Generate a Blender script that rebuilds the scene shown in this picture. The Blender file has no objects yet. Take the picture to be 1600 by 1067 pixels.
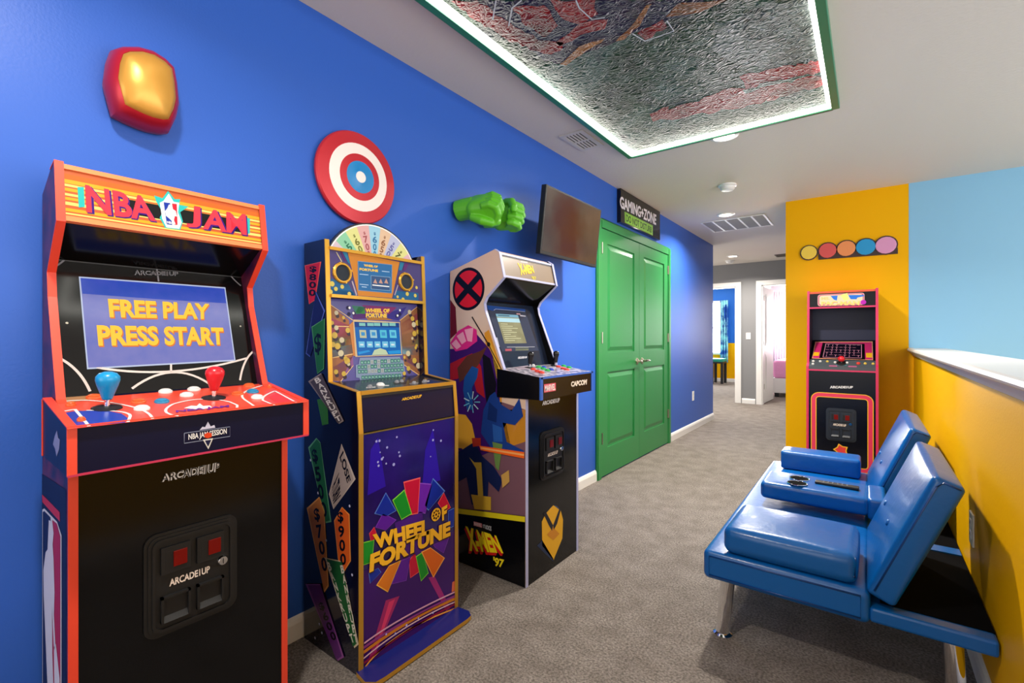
import bpy, bmesh, math, random
from mathutils import Vector, Matrix
random.seed(7)
V3 = Vector
C = bpy.context.scene.collection
SC = bpy.context.scene

# ------------------------------------------------------------------ camera, world, lights
FPX, U0, V0, EYE = 738.0, 800.0, 527.0, 1.148
TH = math.atan2(556.8, 738.0)
SN, CS = math.sin(TH), math.cos(TH)
cd = bpy.data.cameras.new('camera'); cam = bpy.data.objects.new('camera', cd); C.objects.link(cam)
cd.sensor_width = 36.0; cd.lens = 36.0 * FPX / 1600.0
cd.shift_y = (V0 - 533.5) / 1600.0
cd.clip_start = 0.02
cam.location = (0, 0, EYE); cam.rotation_euler = (math.pi / 2, 0, TH)
SC.camera = cam
SC.view_settings.view_transform = 'Standard'
SC.view_settings.look = 'None'
SC.view_settings.gamma = 1.0
SC.view_settings.use_curve_mapping = False
SC.view_settings.exposure = 1.08

w = bpy.data.worlds.new('sky'); SC.world = w; w.use_nodes = True
w.node_tree.nodes['Background'].inputs[0].default_value = (1.0, 0.98, 0.95, 1)
w.node_tree.nodes['Background'].inputs[1].default_value = 0.5

def area_light(name, loc, rot, sx, sy, power, col=(1, 1, 1), shape='RECTANGLE', spread=180, parent=None):
    l = bpy.data.lights.new(name, 'AREA'); l.shape = shape; l.size = sx
    if shape in ('RECTANGLE', 'ELLIPSE'): l.size_y = sy
    l.energy = power; l.color = col; l.spread = math.radians(spread)
    o = bpy.data.objects.new(name, l); C.objects.link(o)
    o.location = loc; o.rotation_euler = rot
    if parent: o.parent = parent
    return o
# unseen fill lamps added for soft daylight: behind the camera and over the stairwell on the right
area_light('fill_loft', (-0.75, -2.3, 1.5), (math.radians(90), 0, 0), 1.8, 1.4, 9, (1, 0.98, 0.95))
area_light('fill_stairwell', (3.3, 1.6, 1.4), (0, math.radians(90), 0), 2.2, 5.0, 60, (1, 0.98, 0.96))
area_light('daylight_bedroom', (-3.36, 12.95, 1.4), (math.radians(-90), 0, 0), .75, 1.25, 70, (1, 0.99, 0.98))
area_light('daylight_pink_bedroom', (-1.3, 12.3, 1.45), (math.radians(-90), 0, 0), .75, 1.15, 60, (1, 0.98, 0.98))
area_light('fill_hall', (-3.9, 8.0, 1.5), (0, math.radians(-90), 0), 1.4, 1.2, 18, (1, 0.96, 0.92))  # added fill lamp that brightens the far hall; no window is built here

# ------------------------------------------------------------------ helpers
def lin(h):
    h = h.lstrip('#')
    r = [int(h[i:i + 2], 16) / 255 for i in (0, 2, 4)]
    return tuple(c / 12.92 if c <= 0.04045 else ((c + 0.055) / 1.055) ** 2.4 for c in r) + (1,)

MATS = {}
def M(name, hexa, rough=0.5, metal=0.0, emit=0.0, bump=None, var=None, coat=0.0, spec=0.5):
    """principled material; bump=(scale, strength, distance), var=(scale, hex2, contrast)"""
    if name in MATS: return MATS[name]
    m = bpy.data.materials.new(name); m.use_nodes = True
    nt = m.node_tree; b = nt.nodes['Principled BSDF']
    col = lin(hexa)
    b.inputs['Base Color'].default_value = col
    b.inputs['Roughness'].default_value = rough
    b.inputs['Metallic'].default_value = metal
    b.inputs['Specular IOR Level'].default_value = spec
    if coat: b.inputs['Coat Weight'].default_value = coat; b.inputs['Coat Roughness'].default_value = 0.08
    if 0 < emit < 2:
        k = .15 if emit >= .45 else .45
        emit *= .7; b.inputs['Base Color'].default_value = tuple(c * k for c in col[:3]) + (1,)
    if emit:
        b.inputs['Emission Color'].default_value = col; b.inputs['Emission Strength'].default_value = emit
    tc = None
    if bump or var:
        tc = nt.nodes.new('ShaderNodeTexCoord')
    if bump:
        n = nt.nodes.new('ShaderNodeTexNoise'); n.inputs['Scale'].default_value = bump[0]; n.inputs['Detail'].default_value = 4
        nt.links.new(tc.outputs['Object'], n.inputs['Vector'])
        bp = nt.nodes.new('ShaderNodeBump'); bp.inputs['Strength'].default_value = bump[1]; bp.inputs['Distance'].default_value = bump[2]
        nt.links.new(n.outputs['Fac'], bp.inputs['Height']); nt.links.new(bp.outputs['Normal'], b.inputs['Normal'])
    if var:
        n = nt.nodes.new('ShaderNodeTexNoise'); n.inputs['Scale'].default_value = var[0]; n.inputs['Detail'].default_value = 6
        nt.links.new(tc.outputs['Object'], n.inputs['Vector'])
        r = nt.nodes.new('ShaderNodeValToRGB')
        k = var[2] if len(var) > 2 else 0.2
        r.color_ramp.elements[0].position = 0.5 - k; dk_ = .15 if 0 < emit < 1 else 1; r.color_ramp.elements[0].color = col
        r.color_ramp.elements[1].position = 0.5 + k; r.color_ramp.elements[1].color = lin(var[1])
        nt.links.new(n.outputs['Fac'], r.inputs['Fac'])
        if dk_ == 1: nt.links.new(r.outputs['Color'], b.inputs['Base Color'])
        if emit: nt.links.new(r.outputs['Color'], b.inputs['Emission Color'])
    MATS[name] = m
    return m

def P(hexa, rough=0.35, **k):            # flat printed colour; emit adds glow, even on panels without a lamp
    k.setdefault('spec', .28)
    return M('print_' + hexa + '_%d' % int(rough * 100) + ''.join('_%s%s' % (a, str(b).replace('.', '')) for a, b in k.items()), hexa, rough, **k)

def ray(u, v):
    a = (u - U0) / FPX; b = (V0 - v) / FPX
    return V3((-SN + a * CS, CS + a * SN, b))
EYEP = V3((0, 0, EYE))

class Plane:
    """a flat surface of a thing: origin, right, up; maps photo measurements onto it and carries printed shapes"""
    def __init__(s, o, u, v):
        s.o = V3(o); s.u = V3(u).normalized(); v = V3(v); s.v = (v - s.u * v.dot(s.u)).normalized(); s.n = s.u.cross(s.v)
    def hit(s, p, lay=0):
        d = ray(*p); t = (s.o - EYEP).dot(s.n) / d.dot(s.n)
        return EYEP + d * t + s.n * (lay * 0.0005)
    def at(s, a, b, c=0): return s.o + s.u * a + s.v * b + s.n * c
def plx(x): return Plane((x, 0, 0), (0, 1, 0), (0, 0, 1))
def ply(y): return Plane((0, y, 0), (1, 0, 0), (0, 0, 1))

TEXTS = {}
def text_mesh(s, bold):
    k = (s, bold)
    if k in TEXTS: return TEXTS[k]
    cu = bpy.data.curves.new('txt', 'FONT'); cu.body = s; cu.size = 1.0; cu.offset = bold; cu.resolution_u = 3
    ob = bpy.data.objects.new('txt', cu); C.objects.link(ob)
    dg = bpy.context.evaluated_depsgraph_get(); dg.update()
    me = bpy.data.meshes.new_from_object(ob.evaluated_get(dg))
    vs = [(v.co.x, v.co.y) for v in me.vertices]; fs = [list(p.vertices) for p in me.polygons]
    bpy.data.objects.remove(ob); bpy.data.curves.remove(cu); bpy.data.meshes.remove(me)
    x0 = min(v[0] for v in vs); x1 = max(v[0] for v in vs); y0 = min(v[1] for v in vs); y1 = max(v[1] for v in vs)
    vs = [((a - x0) / (x1 - x0), (b - y0) / (y1 - y0)) for a, b in vs]
    TEXTS[k] = (vs, fs)
    return TEXTS[k]

class MB:
    def __init__(s): s.v = []; s.f = []; s.mi = []; s.mats = []
    def sl(s, m):
        if m not in s.mats: s.mats.append(m)
        return s.mats.index(m)
    def face(s, pts, m):
        b = len(s.v); s.v += [V3(p) for p in pts]; s.f.append(list(range(b, b + len(pts)))); s.mi.append(s.sl(m)); return s
    def mesh(s, vs, fs, m):
        b = len(s.v); s.v += [V3(p) for p in vs]; k = s.sl(m)
        for f in fs: s.f.append([b + i for i in f]); s.mi.append(k)
        return s
    def hexa(s, c, m):       # c: 8 corners, bottom loop then top loop
        return s.mesh(c, [(3, 2, 1, 0), (4, 5, 6, 7), (0, 1, 5, 4), (1, 2, 6, 5), (2, 3, 7, 6), (3, 0, 4, 7)], m)
    def box(s, x0, x1, y0, y1, z0, z1, m):
        return s.hexa([(x0, y0, z0), (x1, y0, z0), (x1, y1, z0), (x0, y1, z0), (x0, y0, z1), (x1, y0, z1), (x1, y1, z1), (x0, y1, z1)], m)
    def fbox(s, F, u0, u1, v0, v1, n0, n1, m):
        return s.hexa([F.at(u0, v0, n0), F.at(u1, v0, n0), F.at(u1, v1, n0), F.at(u0, v1, n0), F.at(u0, v0, n1), F.at(u1, v0, n1), F.at(u1, v1, n1), F.at(u0, v1, n1)], m)
    def prism(s, prof, fn, a0, a1, m, em=None):      # prof: 2-D loop, fn(p, a) -> 3-D
        n = len(prof); A = [fn(p, a0) for p in prof]; B = [fn(p, a1) for p in prof]
        s.face(A, m); s.face(list(reversed(B)), m)
        for i in range(n):
            j = (i + 1) % n
            s.face([A[j], A[i], B[i], B[j]], em or m)
        return s
    def strip(s, path, fn, a0, a1, t, m):            # edge trim: path of 2-D points, offset to its left by t
        q = []
        for i, p in enumerate(path):
            p = V3((p[0], p[1])); d = V3((0, 0))
            if i: d += (p - V3(path[i - 1][:2])).normalized()
            if i < len(path) - 1: d += (V3(path[i + 1][:2]) - p).normalized()
            d.normalize(); q.append((p.x - d.y * t, p.y + d.x * t))
        for i in range(len(path) - 1):
            a, b, c, d = path[i], path[i + 1], q[i + 1], q[i]
            s.hexa([fn(a, a0), fn(b, a0), fn(c, a0), fn(d, a0), fn(a, a1), fn(b, a1), fn(c, a1), fn(d, a1)], m)
        return s
    def lathe(s, prof, o, ax, m, n=24, cap=True):    # prof: (radius, height)
        o = V3(o); ax = V3(ax).normalized(); t = V3((1, 0, 0)) if abs(ax.x) < 0.9 else V3((0, 1, 0))
        a = ax.cross(t).normalized(); b = ax.cross(a); vs = []; fs = []
        for r, h in prof:
            for i in range(n):
                g = 2 * math.pi * i / n; vs.append(o + ax * h + (a * math.cos(g) + b * math.sin(g)) * r)
        for k in range(len(prof) - 1):
            for i in range(n):
                j = (i + 1) % n; fs.append((k * n + i, k * n + j, (k + 1) * n + j, (k + 1) * n + i))
        if cap: fs.append(tuple(reversed(range(n)))); fs.append(tuple((len(prof) - 1) * n + i for i in range(n)))
        return s.mesh(vs, fs, m)
    def tube(s, path, r, m, n=8):
        path = [V3(p) for p in path]; vs = []; fs = []
        for k, p in enumerate(path):
            d = (path[min(k + 1, len(path) - 1)] - path[max(k - 1, 0)]).normalized()
            t = V3((0, 0, 1)) if abs(d.z) < 0.9 else V3((1, 0, 0)); a = d.cross(t).normalized(); b = d.cross(a)
            rr = r[k] if isinstance(r, (list, tuple)) else r
            for i in range(n):
                g = 2 * math.pi * i / n; vs.append(p + (a * math.cos(g) + b * math.sin(g)) * rr)
        for k in range(len(path) - 1):
            for i in range(n):
                j = (i + 1) % n; fs.append((k * n + i, k * n + j, (k + 1) * n + j, (k + 1) * n + i))
        fs.append(tuple(reversed(range(n)))); fs.append(tuple((len(path) - 1) * n + i for i in range(n)))
        return s.mesh(vs, fs, m)
    # printed shapes, given by where the photo shows them on plane F
    def dec(s, F, pts, m, lay=1): return s.face([F.hit(p, lay) for p in reversed(pts)] if area2(pts) > 0 else [F.hit(p, lay) for p in pts], m)
    def decl(s, F, pts, m, lay=1):                   # same, in plane coordinates
        return s.face([F.at(a, b, lay * 0.0005) for a, b in pts], m)
    def stroke(s, F, pts, wd, m, lay=1):             # polyline of width wd (metres)
        q = [F.hit(p, lay) for p in pts]
        return s.ribbon(q, F.n, wd, m)
    def ribbon(s, q, n, wd, m):
        L = []; R = []
        for i, p in enumerate(q):
            d = (q[min(i + 1, len(q) - 1)] - q[max(i - 1, 0)]).normalized(); k = n.cross(d) * (wd / 2)
            L.append(p + k); R.append(p - k)
        for i in range(len(q) - 1): s.face([R[i], R[i + 1], L[i + 1], L[i]], m)
        return s
    def dot(s, F, p, r, m, lay=1, n=16):
        c = F.hit(p, lay)
        return s.face([c + F.u * (r * math.cos(2 * math.pi * i / n)) + F.v * (r * math.sin(2 * math.pi * i / n)) for i in range(n)], m)
    def txt(s, F, t, quad, m, lay=2, bold=0.02, sh=0):     # quad: TL, TR, BR, BL as seen in the photo
        vs, fs = text_mesh(t, bold); a, b, c, d = [F.hit(p, lay) for p in quad]
        out = []
        for x, y in vs:
            lo = d.lerp(c, x); hi = a.lerp(b, x); out.append(lo.lerp(hi, y))
        return s.mesh(out, fs, m)
    def stack(s, F, t, p0, p1, wd, m, lay=2):       # upright letters one below the other from p0 down to p1 in the photo
        n = len(t); dx, dy = (p1[0] - p0[0]) / n, (p1[1] - p0[1]) / n; L = math.hypot(dx, dy); rx, ry = dy / L * wd / 2, -dx / L * wd / 2
        for i, ch in enumerate(t):
            cx, cy = p0[0] + dx * (i + .5), p0[1] + dy * (i + .5); hx, hy = dx * .42, dy * .42
            s.txt(F, ch, [(cx - hx - rx, cy - hy - ry), (cx - hx + rx, cy - hy + ry), (cx + hx + rx, cy + hy + ry), (cx + hx - rx, cy + hy - ry)], m, lay, .03)
    def txl(s, F, t, u0, u1, v0, v1, m, lay=2, bold=0.02, sh=0):   # in plane coordinates
        vs, fs = text_mesh(t, bold)
        return s.mesh([F.at(u0 + (u1 - u0) * x + sh * y, v0 + (v1 - v0) * y, lay * 0.0005) for x, y in vs], fs, m)
    def build(s, name, parent=None, smooth=False, bevel=0, seg=2):
        lo = V3([min(p[i] for p in s.v) for i in range(3)]); hi = V3([max(p[i] for p in s.v) for i in range(3)])
        c = (lo + hi) / 2
        if parent is None: c.z = lo.z
        me = bpy.data.meshes.new(name); me.from_pydata([p - c for p in s.v], [], s.f)
        for m in s.mats: me.materials.append(m)
        me.polygons.foreach_set('material_index', s.mi)
        me.validate(); 
        ob = bpy.data.objects.new(name, me); C.objects.link(ob)
        ob['_w'] = list(c)
        if parent is not None:
            ob.parent = parent; ob.location = c - V3(parent['_w'])
        else: ob.location = c
        if bevel:
            bm = bmesh.new(); bm.from_mesh(me); bmesh.ops.remove_doubles(bm, verts=bm.verts, dist=1e-5); bm.to_mesh(me); bm.free()
            md = ob.modifiers.new('bevel', 'BEVEL'); md.width = bevel; md.segments = seg; md.limit_method = 'ANGLE'
        if smooth:
            me.shade_smooth() if hasattr(me, 'shade_smooth') else [setattr(p, 'use_smooth', True) for p in me.polygons]
            if smooth != 'all':
                me.set_sharp_from_angle(angle=math.radians(smooth if isinstance(smooth, (int, float)) and smooth > 1 else 35))
        return ob

def area2(p):
    return sum(p[i][0] * p[(i + 1) % len(p)][1] - p[(i + 1) % len(p)][0] * p[i][1] for i in range(len(p)))
def XZ(p, a): return V3((p[0], a, p[1]))
def YZ(p, a): return V3((a, p[0], p[1]))

def tag(o, label=None, cat=None, group=None, kind=None):
    for k, v in (('label', label), ('category', cat), ('group', group), ('kind', kind)):
        if v: o[k] = v
    return o
def thing(name, loc, label, cat, group=None):
    o = bpy.data.objects.new(name, None); C.objects.link(o); o.location = loc; o.empty_display_size = 0.1
    o['_w'] = list(loc)
    return tag(o, label, cat, group)
def struct(o): o['kind'] = 'structure'; return o

def rounded(F, hu, hv, hn, r, m, puff=(0, 0, 0), k=6):
    """cushion: rounded box centred at F.o with half sizes hu, hv, hn and puffed faces"""
    mb = MB(); H = (hu, hv, hn)
    def co(h):
        e = [0, .12, .35, .65, 1.0]
        a = [-h + r * t for t in e]; b = [h - r * t for t in reversed(e)]
        mid = [-h + r + (2 * h - 2 * r) * i / k for i in range(1, k)]
        return a + mid + b
    for ax in range(3):
        a1, a2 = (ax + 1) % 3, (ax + 2) % 3
        g1, g2 = co(H[a1]), co(H[a2])
        for sg in (-1, 1):
            vs = []
            for x in g1:
                for y in g2:
                    p = [0, 0, 0]; p[ax] = sg * H[ax]; p[a1] = x; p[a2] = y
                    q = [max(-(H[i] - r), min(H[i] - r, p[i])) for i in range(3)]
                    d = V3([p[i] - q[i] for i in range(3)]).normalized() * r
                    p = [q[i] + d[i] for i in range(3)]
                    p[ax] += sg * puff[ax] * (1 - (x / H[a1]) ** 2) * (1 - (y / H[a2]) ** 2)
                    vs.append(F.at(*p))
            n2 = len(g2); fs = []
            for i in range(len(g1) - 1):
                for j in range(n2 - 1):
                    f = (i * n2 + j, (i + 1) * n2 + j, (i + 1) * n2 + j + 1, i * n2 + j + 1)
                    fs.append(f if sg > 0 else f[::-1])
            mb.mesh(vs, fs, m)
    return mb
def weld(ob):
    bm = bmesh.new(); bm.from_mesh(ob.data); bmesh.ops.remove_doubles(bm, verts=bm.verts, dist=2e-4)
    bm.to_mesh(ob.data); bm.free()
    for p in ob.data.polygons: p.use_smooth = True
    return ob

def rrect(u0, u1, v0, v1, r, n=6):
    out = []
    for cx, cy, a0 in ((u1 - r, v1 - r, 0), (u0 + r, v1 - r, 90), (u0 + r, v0 + r, 180), (u1 - r, v0 + r, 270)):
        for i in range(n + 1):
            a = math.radians(a0 + 90 * i / n); out.append((cx + r * math.cos(a), cy + r * math.sin(a)))
    return out

# ------------------------------------------------------------------ materials of the place
BLUE = M('blue_paint', '2f5ebc', 0.42, bump=(140, 0.25, 0.002), spec=.3)
YEL = M('yellow_paint', 'f0b000', 0.45, bump=(140, 0.25, 0.002), spec=.12)
SKY = M('light_blue_paint', '86bcdc', 0.6, bump=(140, 0.2, 0.002))
GREYP = M('grey_paint', '808081', 0.6)
CEIL = M('ceiling_texture', 'd8cfc4', 0.9, bump=(55, 0.35, 0.004))
CARPET = M('carpet', '7d746c', 0.95, bump=(260, 0.9, 0.012), var=(9, '9e958d', 0.3), spec=0.1)
# carpet: fine mottling over larger brushed patches
nt = CARPET.node_tree
_b = nt.nodes['Principled BSDF']; _tc = [n for n in nt.nodes if n.type == 'TEX_COORD'][0]
_n = nt.nodes.new('ShaderNodeTexNoise'); _n.inputs['Scale'].default_value = 120; _n.inputs['Detail'].default_value = 5
nt.links.new(_tc.outputs['Object'], _n.inputs['Vector'])
_r = nt.nodes.new('ShaderNodeValToRGB'); _r.color_ramp.elements[0].position = 0.35; _r.color_ramp.elements[0].color = (0.55, 0.55, 0.55, 1)
_r.color_ramp.elements[1].position = 0.65; _r.color_ramp.elements[1].color = (1.25, 1.25, 1.25, 1)
nt.links.new(_n.outputs['Fac'], _r.inputs['Fac'])
_m = nt.nodes.new('ShaderNodeMix'); _m.data_type = 'RGBA'; _m.blend_type = 'MULTIPLY'; _m.inputs[0].default_value = 1.0
_src = _b.inputs['Base Color'].links[0].from_socket
nt.links.new(_src, _m.inputs[6]); nt.links.new(_r.outputs['Color'], _m.inputs[7]); nt.links.new(_m.outputs[2], _b.inputs['Base Color'])
WHITE = M('white_trim_paint', 'e6e4e0', 0.4)
GREEN = M('green_door_paint', '267f42', 0.36, bump=(120, 0.06, 0.001))
CHROME = M('chrome', 'f0f0f2', 0.06, metal=1.0)
NICKEL = M('brushed_nickel', 'b8b2a4', 0.3, metal=1.0)
BLACK = M('black_gloss_board', '0a0a0c', 0.16, spec=.3)
BLKM = M('black_matte', '0c0c0e', 0.5)
BLKP = M('black_plastic', '101012', 0.5)
LEATHER = M('blue_leatherette', '04569c', 0.3, bump=(30, 0.22, 0.006), coat=0.08, spec=.4)
GLOW = M('led_glow', 'fffaf0', 0.5, emit=5)
LAMP = M('lamp_diffuser', 'fff4e2', 0.5, emit=5)

W = -1.743; H = 2.44
# ------------------------------------------------------------------ the setting
def sbox(name, x0, x1, y0, y1, z0, z1, m): return struct(MB().box(x0, x1, y0, y1, z0, z1, m).build(name))
sbox('floor', -5, 0.45, -2.6, 13.4, -0.1, 0, CARPET)
sbox('ceiling', -5, 3.6, -2.6, 13.4, H, H + 0.1, CEIL)
sbox('wall_left', W - 0.14, W, -2.6, 7.0, 0, H, BLUE)
sbox('wall_far', -0.63, 0.302, 5.175, 5.3, 0, H, YEL)
struct(MB().box(0.302, 3.6, 5.175, 5.3, -2.8, H, SKY).box(0.271, 0.302, 5.1735, 5.175, 1.06, H, SKY).build('wall_stairwell'))
sbox('wall_right', 0.302, 0.45, -2.6, 5.175, -0.1, 1.0, YEL)
sbox('floor_lower', 0.45, 3.6, -2.6, 5.175, -2.9, -2.8, CARPET)
sbox('wall_hall_right', -0.63, -0.5, 5.3, 9.0, 0, H, GREYP)
sbox('wall_hall_left', -4.1, -4.0, 7.0, 9.0, 0, H, GREYP)
# wall at the end of the hall, with two doorways
g = MB()
DX = [(-2.65, -1.86), (-1.452, -0.66)]; DT = 2.04
xs = [-4.1, -2.65, -1.86, -1.452, -0.66, 0.3]
for a, b in ((0, 1), (2, 3), (4, 5)): g.box(xs[a], xs[b], 9.0, 9.12, 0, H, GREYP)
for a, b in DX: g.box(a, b, 9.0, 9.12, DT, H, GREYP)
struct(g.build('wall_end'))
# baseboards
def base(name, p):
    struct(p.build(name))
bb = [(0, 0), (0.014, 0), (0.014, 0.062), (0.009, 0.078), (0.004, 0.086), (0, 0.088)]
def base_left(y0, y1): return MB().prism([(W + a, b) for a, b in bb], XZ, y0, y1, WHITE)
base('baseboard_left', base_left(-2.6, 3.415)); base('baseboard_hall', base_left(5.175, 7.0))
base('baseboard_right', MB().prism([(0.302 - a, b) for a, b in bb], XZ, -2.6, 5.16, WHITE))
base('baseboard_far', MB().prism([(5.175 - a, b) for a, b in bb], YZ, -0.63, 0.302, WHITE))
base('baseboard_end', MB().prism([(9.0 - a, b) for a, b in bb], YZ, -1.76, -1.552, WHITE))
# moulded ledge on the half wall
led = [(0.302, 0.992), (0.295, 0.996), (0.293, 1.010), (0.284, 1.014), (0.280, 1.026), (0.268, 1.032), (0.262, 1.036), (0.259, 1.043), (0.262, 1.054), (0.270, 1.058), (0.50, 1.058), (0.50, 1.0), (0.302, 1.0)]
struct(MB().prism(led, XZ, -2.6, 5.174, M('ledge_white_paint', 'e4e2de', 0.3)).build('trim_1'))

# double green door on the blue wall
d = thing('door_1', (W, 4.295, 0), None, None); d['kind'] = 'structure'
c = MB()
y0, y1, iy0, iy1, zt, zi = 3.415, 5.175, 3.495, 5.095, 2.115, 2.04
for a, b, z0, z1 in ((y0, iy0, 0, zt), (iy1, y1, 0, zt), (iy0, iy1, zi, zt)):
    c.box(W, W + 0.017, a, b, z0, z1, GREEN)
    aa, bb_ = (a + 0.012, b - 0.012) if z0 == 0 else (a, b)
    c.box(W + 0.017, W + 0.023, aa, bb_, z0, z1 - 0.014, GREEN)
c.build('door_casing', d, bevel=0.003)
def leaf(ya, yb, handle_y, hy_dir, hinge_y):
    m = MB(); xf = W + 0.012; xr = xf - 0.010
    st = 0.115; pz = [(0.235, 0.86), (1.02, 1.925)]
    z0, z1 = 0.012, zi - 0.004
    m.box(W, xr, ya, yb, z0, z1, GREEN)
    m.box(xr, xf, ya, ya + st, z0, z1, GREEN); m.box(xr, xf, yb - st, yb, z0, z1, GREEN)
    for a, b in ((z0, pz[0][0]), (pz[0][1], pz[1][0]), (pz[1][1], z1)): m.box(xr, xf, ya + st, yb - st, a, b, GREEN)
    for a, b in pz:
        A, B = ya + st + 0.016, yb - st - 0.016; t = 0.032
        m.hexa([(xr, A, a + .016), (xr, B, a + .016), (xr, B, b - .016), (xr, A, b - .016),
                (xf - .001, A + t, a + .016 + t), (xf - .001, B - t, a + .016 + t), (xf - .001, B - t, b - .016 - t), (xf - .001, A + t, b - .016 - t)], GREEN)
    o = m.build('door_leaf', d)
    h = MB(); z = 0.925
    h.lathe([(0.030, 0), (0.030, 0.006), (0.024, 0.012), (0.012, 0.016), (0.011, 0.045)], (xf, handle_y, z), (1, 0, 0), NICKEL)
    h.tube([(xf + .045, handle_y, z), (xf + .048, handle_y + hy_dir * .03, z + .004), (xf + .046, handle_y + hy_dir * .07, z + .002), (xf + .040, handle_y + hy_dir * .11, z - .004)], [.011, .011, .009, .007], NICKEL)
    tag(h.build('door_handle', o, smooth=True), 'brushed nickel lever handle')
    for z in (0.28, 1.10, 1.83):
        MB().box(xf, xf + .004, hinge_y - .018, hinge_y + .018, z, z + .09, NICKEL).lathe([(.006, 0), (.006, .092)], (xf + .008, hinge_y, z - .001), (0, 0, 1), NICKEL, 10).build('hinge', o)
leaf(iy0 + .003, 4.293, 4.235, -1, iy0 + .004)
leaf(4.297, iy1 - .003, 4.355, 1, iy1 - .004)

# hall doorways and what shows through them
def casing(name, a, b):
    r = thing(name, ((a + b) / 2, 9.0, 0), None, None); r['kind'] = 'structure'
    m = MB()
    for s0, s1, z0, z1 in ((a - .085, a, 0, DT + .075), (b, b + .085, 0, DT + .075), (a, b, DT, DT + .075)): m.box(s0, s1, 8.985, 9.0, z0, z1, WHITE)
    m.box(a, a + .015, 9.0, 9.12, 0, DT, WHITE).box(b - .015, b, 9.0, 9.12, 0, DT, WHITE).box(a, b, 9.0, 9.12, DT - .015, DT, WHITE)
    m.build('door_casing', r); return r
casing('door_2', *DX[0]); r = casing('door_3', *DX[1])
# the open white leaf of the right doorway, swung into the room
m = MB(); hx, hy = -1.437, 9.125; ang = math.radians(87.5)
F = Plane((hx, hy, 0), (math.cos(ang), math.sin(ang), 0), (0, 0, 1))
m.fbox(F, 0, .76, .012, 2.02, -.035, 0, WHITE)
for a, b in ((.2, .85), (1.0, 1.9)):
    for p in rrect(.12, .64, a, b, .01, 1)[:0]: pass
    m.fbox(F, .12, .64, a, b, 0, .004, WHITE); m.fbox(F, .16, .60, a + .04, b - .04, .004, .008, WHITE)
o = m.build('door_leaf', r)
for z in (0.25, 1.0, 1.78): MB().fbox(F, -.004, .012, z, z + .09, -.002, .006, NICKEL).build('hinge', o)

# bedrooms beyond
BRB = M('bedroom_blue_paint', '0a66c8', 0.6)
sbox('wall_bedroom_back', -5, -1.8, 13.1, 13.2, 1.0, H, BRB)
sbox('wall_bedroom_back_lower', -5, -1.8, 13.09, 13.2, 0, 1.0, YEL)
sbox('wall_bedroom_side', -1.85, -1.8, 9.12, 13.2, 0, H, M('bedroom_white_paint', 'e8e6ea', 0.6))
sbox('wall_bedroom_right', -1.8, 0.6, 12.6, 12.7, 0, H, MATS['bedroom_white_paint'])
base('baseboard_bedroom', MB().prism([(13.09 - a, b) for a, b in bb], YZ, -5, -1.85, WHITE))
DAY = M('window_daylight', 'f4f8ff', 0.5, emit=3)
def window(name, x0, x1, y, z0, z1):
    r = thing(name, ((x0 + x1) / 2, y, z0), None, None); r['kind'] = 'structure'
    MB().box(x0, x1, y - .01, y - .004, z0, z1, DAY).build('window_pane', r)
    f = MB(); t = .05
    f.box(x0 - t, x0, y - .03, y, z0 - t, z1 + t, WHITE).box(x1, x1 + t, y - .03, y, z0 - t, z1 + t, WHITE).box(x0, x1, y - .03, y, z0 - t, z0, WHITE).box(x0, x1, y - .03, y, z1, z1 + t, WHITE).box(x0, x1, y - .02, y - .011, (z0 + z1) / 2 - .015, (z0 + z1) / 2 + .015, WHITE)
    f.build('window_frame', r)
window('window_1', -3.75, -2.98, 13.09, 0.75, 2.05)
window('window_2', -1.7, -1.0, 12.6, 0.85, 2.05)
def curtain(name, x0, x1, y, z0, z1, m, label, folds=5, amp=.035, taper=0):
    mb = MB(); n = folds * 8; vs = []; rows = 8
    for j in range(rows + 1):
        z = z1 + (z0 - z1) * j / rows; k = 1 - taper * j / rows
        for i in range(n + 1):
            x = x0 + (x1 - x0) * i / n * k
            vs.append((x, y - .06 + amp * math.sin(2 * math.pi * i / 8), z))
    fs = [(j * (n + 1) + i, j * (n + 1) + i + 1, (j + 1) * (n + 1) + i + 1, (j + 1) * (n + 1) + i) for j in range(rows) for i in range(n)]
    mb.mesh(vs, fs, m); o = mb.build(name, smooth='all'); md = o.modifiers.new('t', 'SOLIDIFY'); md.thickness = .004
    return tag(o, label, 'curtain')
CURT = M('curtain_print', '0d4fb0', 0.8, var=(5.5, '9fe6f0', 0.07))
curtain('curtain', -3.06, -2.87, 13.05, 0.5, 2.1, CURT, 'blue and white patterned curtain beside the bright window of the left bedroom', 3, .03)
SHEER = M('sheer_white_cloth', 'e9e4ec', 0.8)
curtain('curtain', -1.76, -1.5, 12.5, 0.02, 2.2, SHEER, 'sheer white curtain in the pink bedroom, nearest to its open white door', 5, .03)
curtain('curtain', -1.42, -1.16, 12.45, 0.05, 2.2, M('lilac_cloth', 'cdb2dc', 0.8), 'lilac curtain hanging behind the pink bed', 4, .03, .15)
# bench under the bedroom window
t = thing('bench', (-3.1, 12.6, 0), 'teal topped bench on dark legs under the left bedroom window', 'bench')
MB().box(-3.75, -2.85, 12.35, 12.8, .54, .62, M('teal_cushion', '0c8a7a', 0.6)).build('cushion', t, bevel=.02)
MB().box(-3.75, -2.85, 12.37, 12.78, .50, .54, M('dark_wood', '14141c', 0.5)).build('seat_board', t)
for x in (-3.14, -2.91):
    for y in (12.39, 12.72): MB().box(x, x + .06, y, y + .05, 0, .50, MATS['dark_wood']).build('leg', t)
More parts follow.
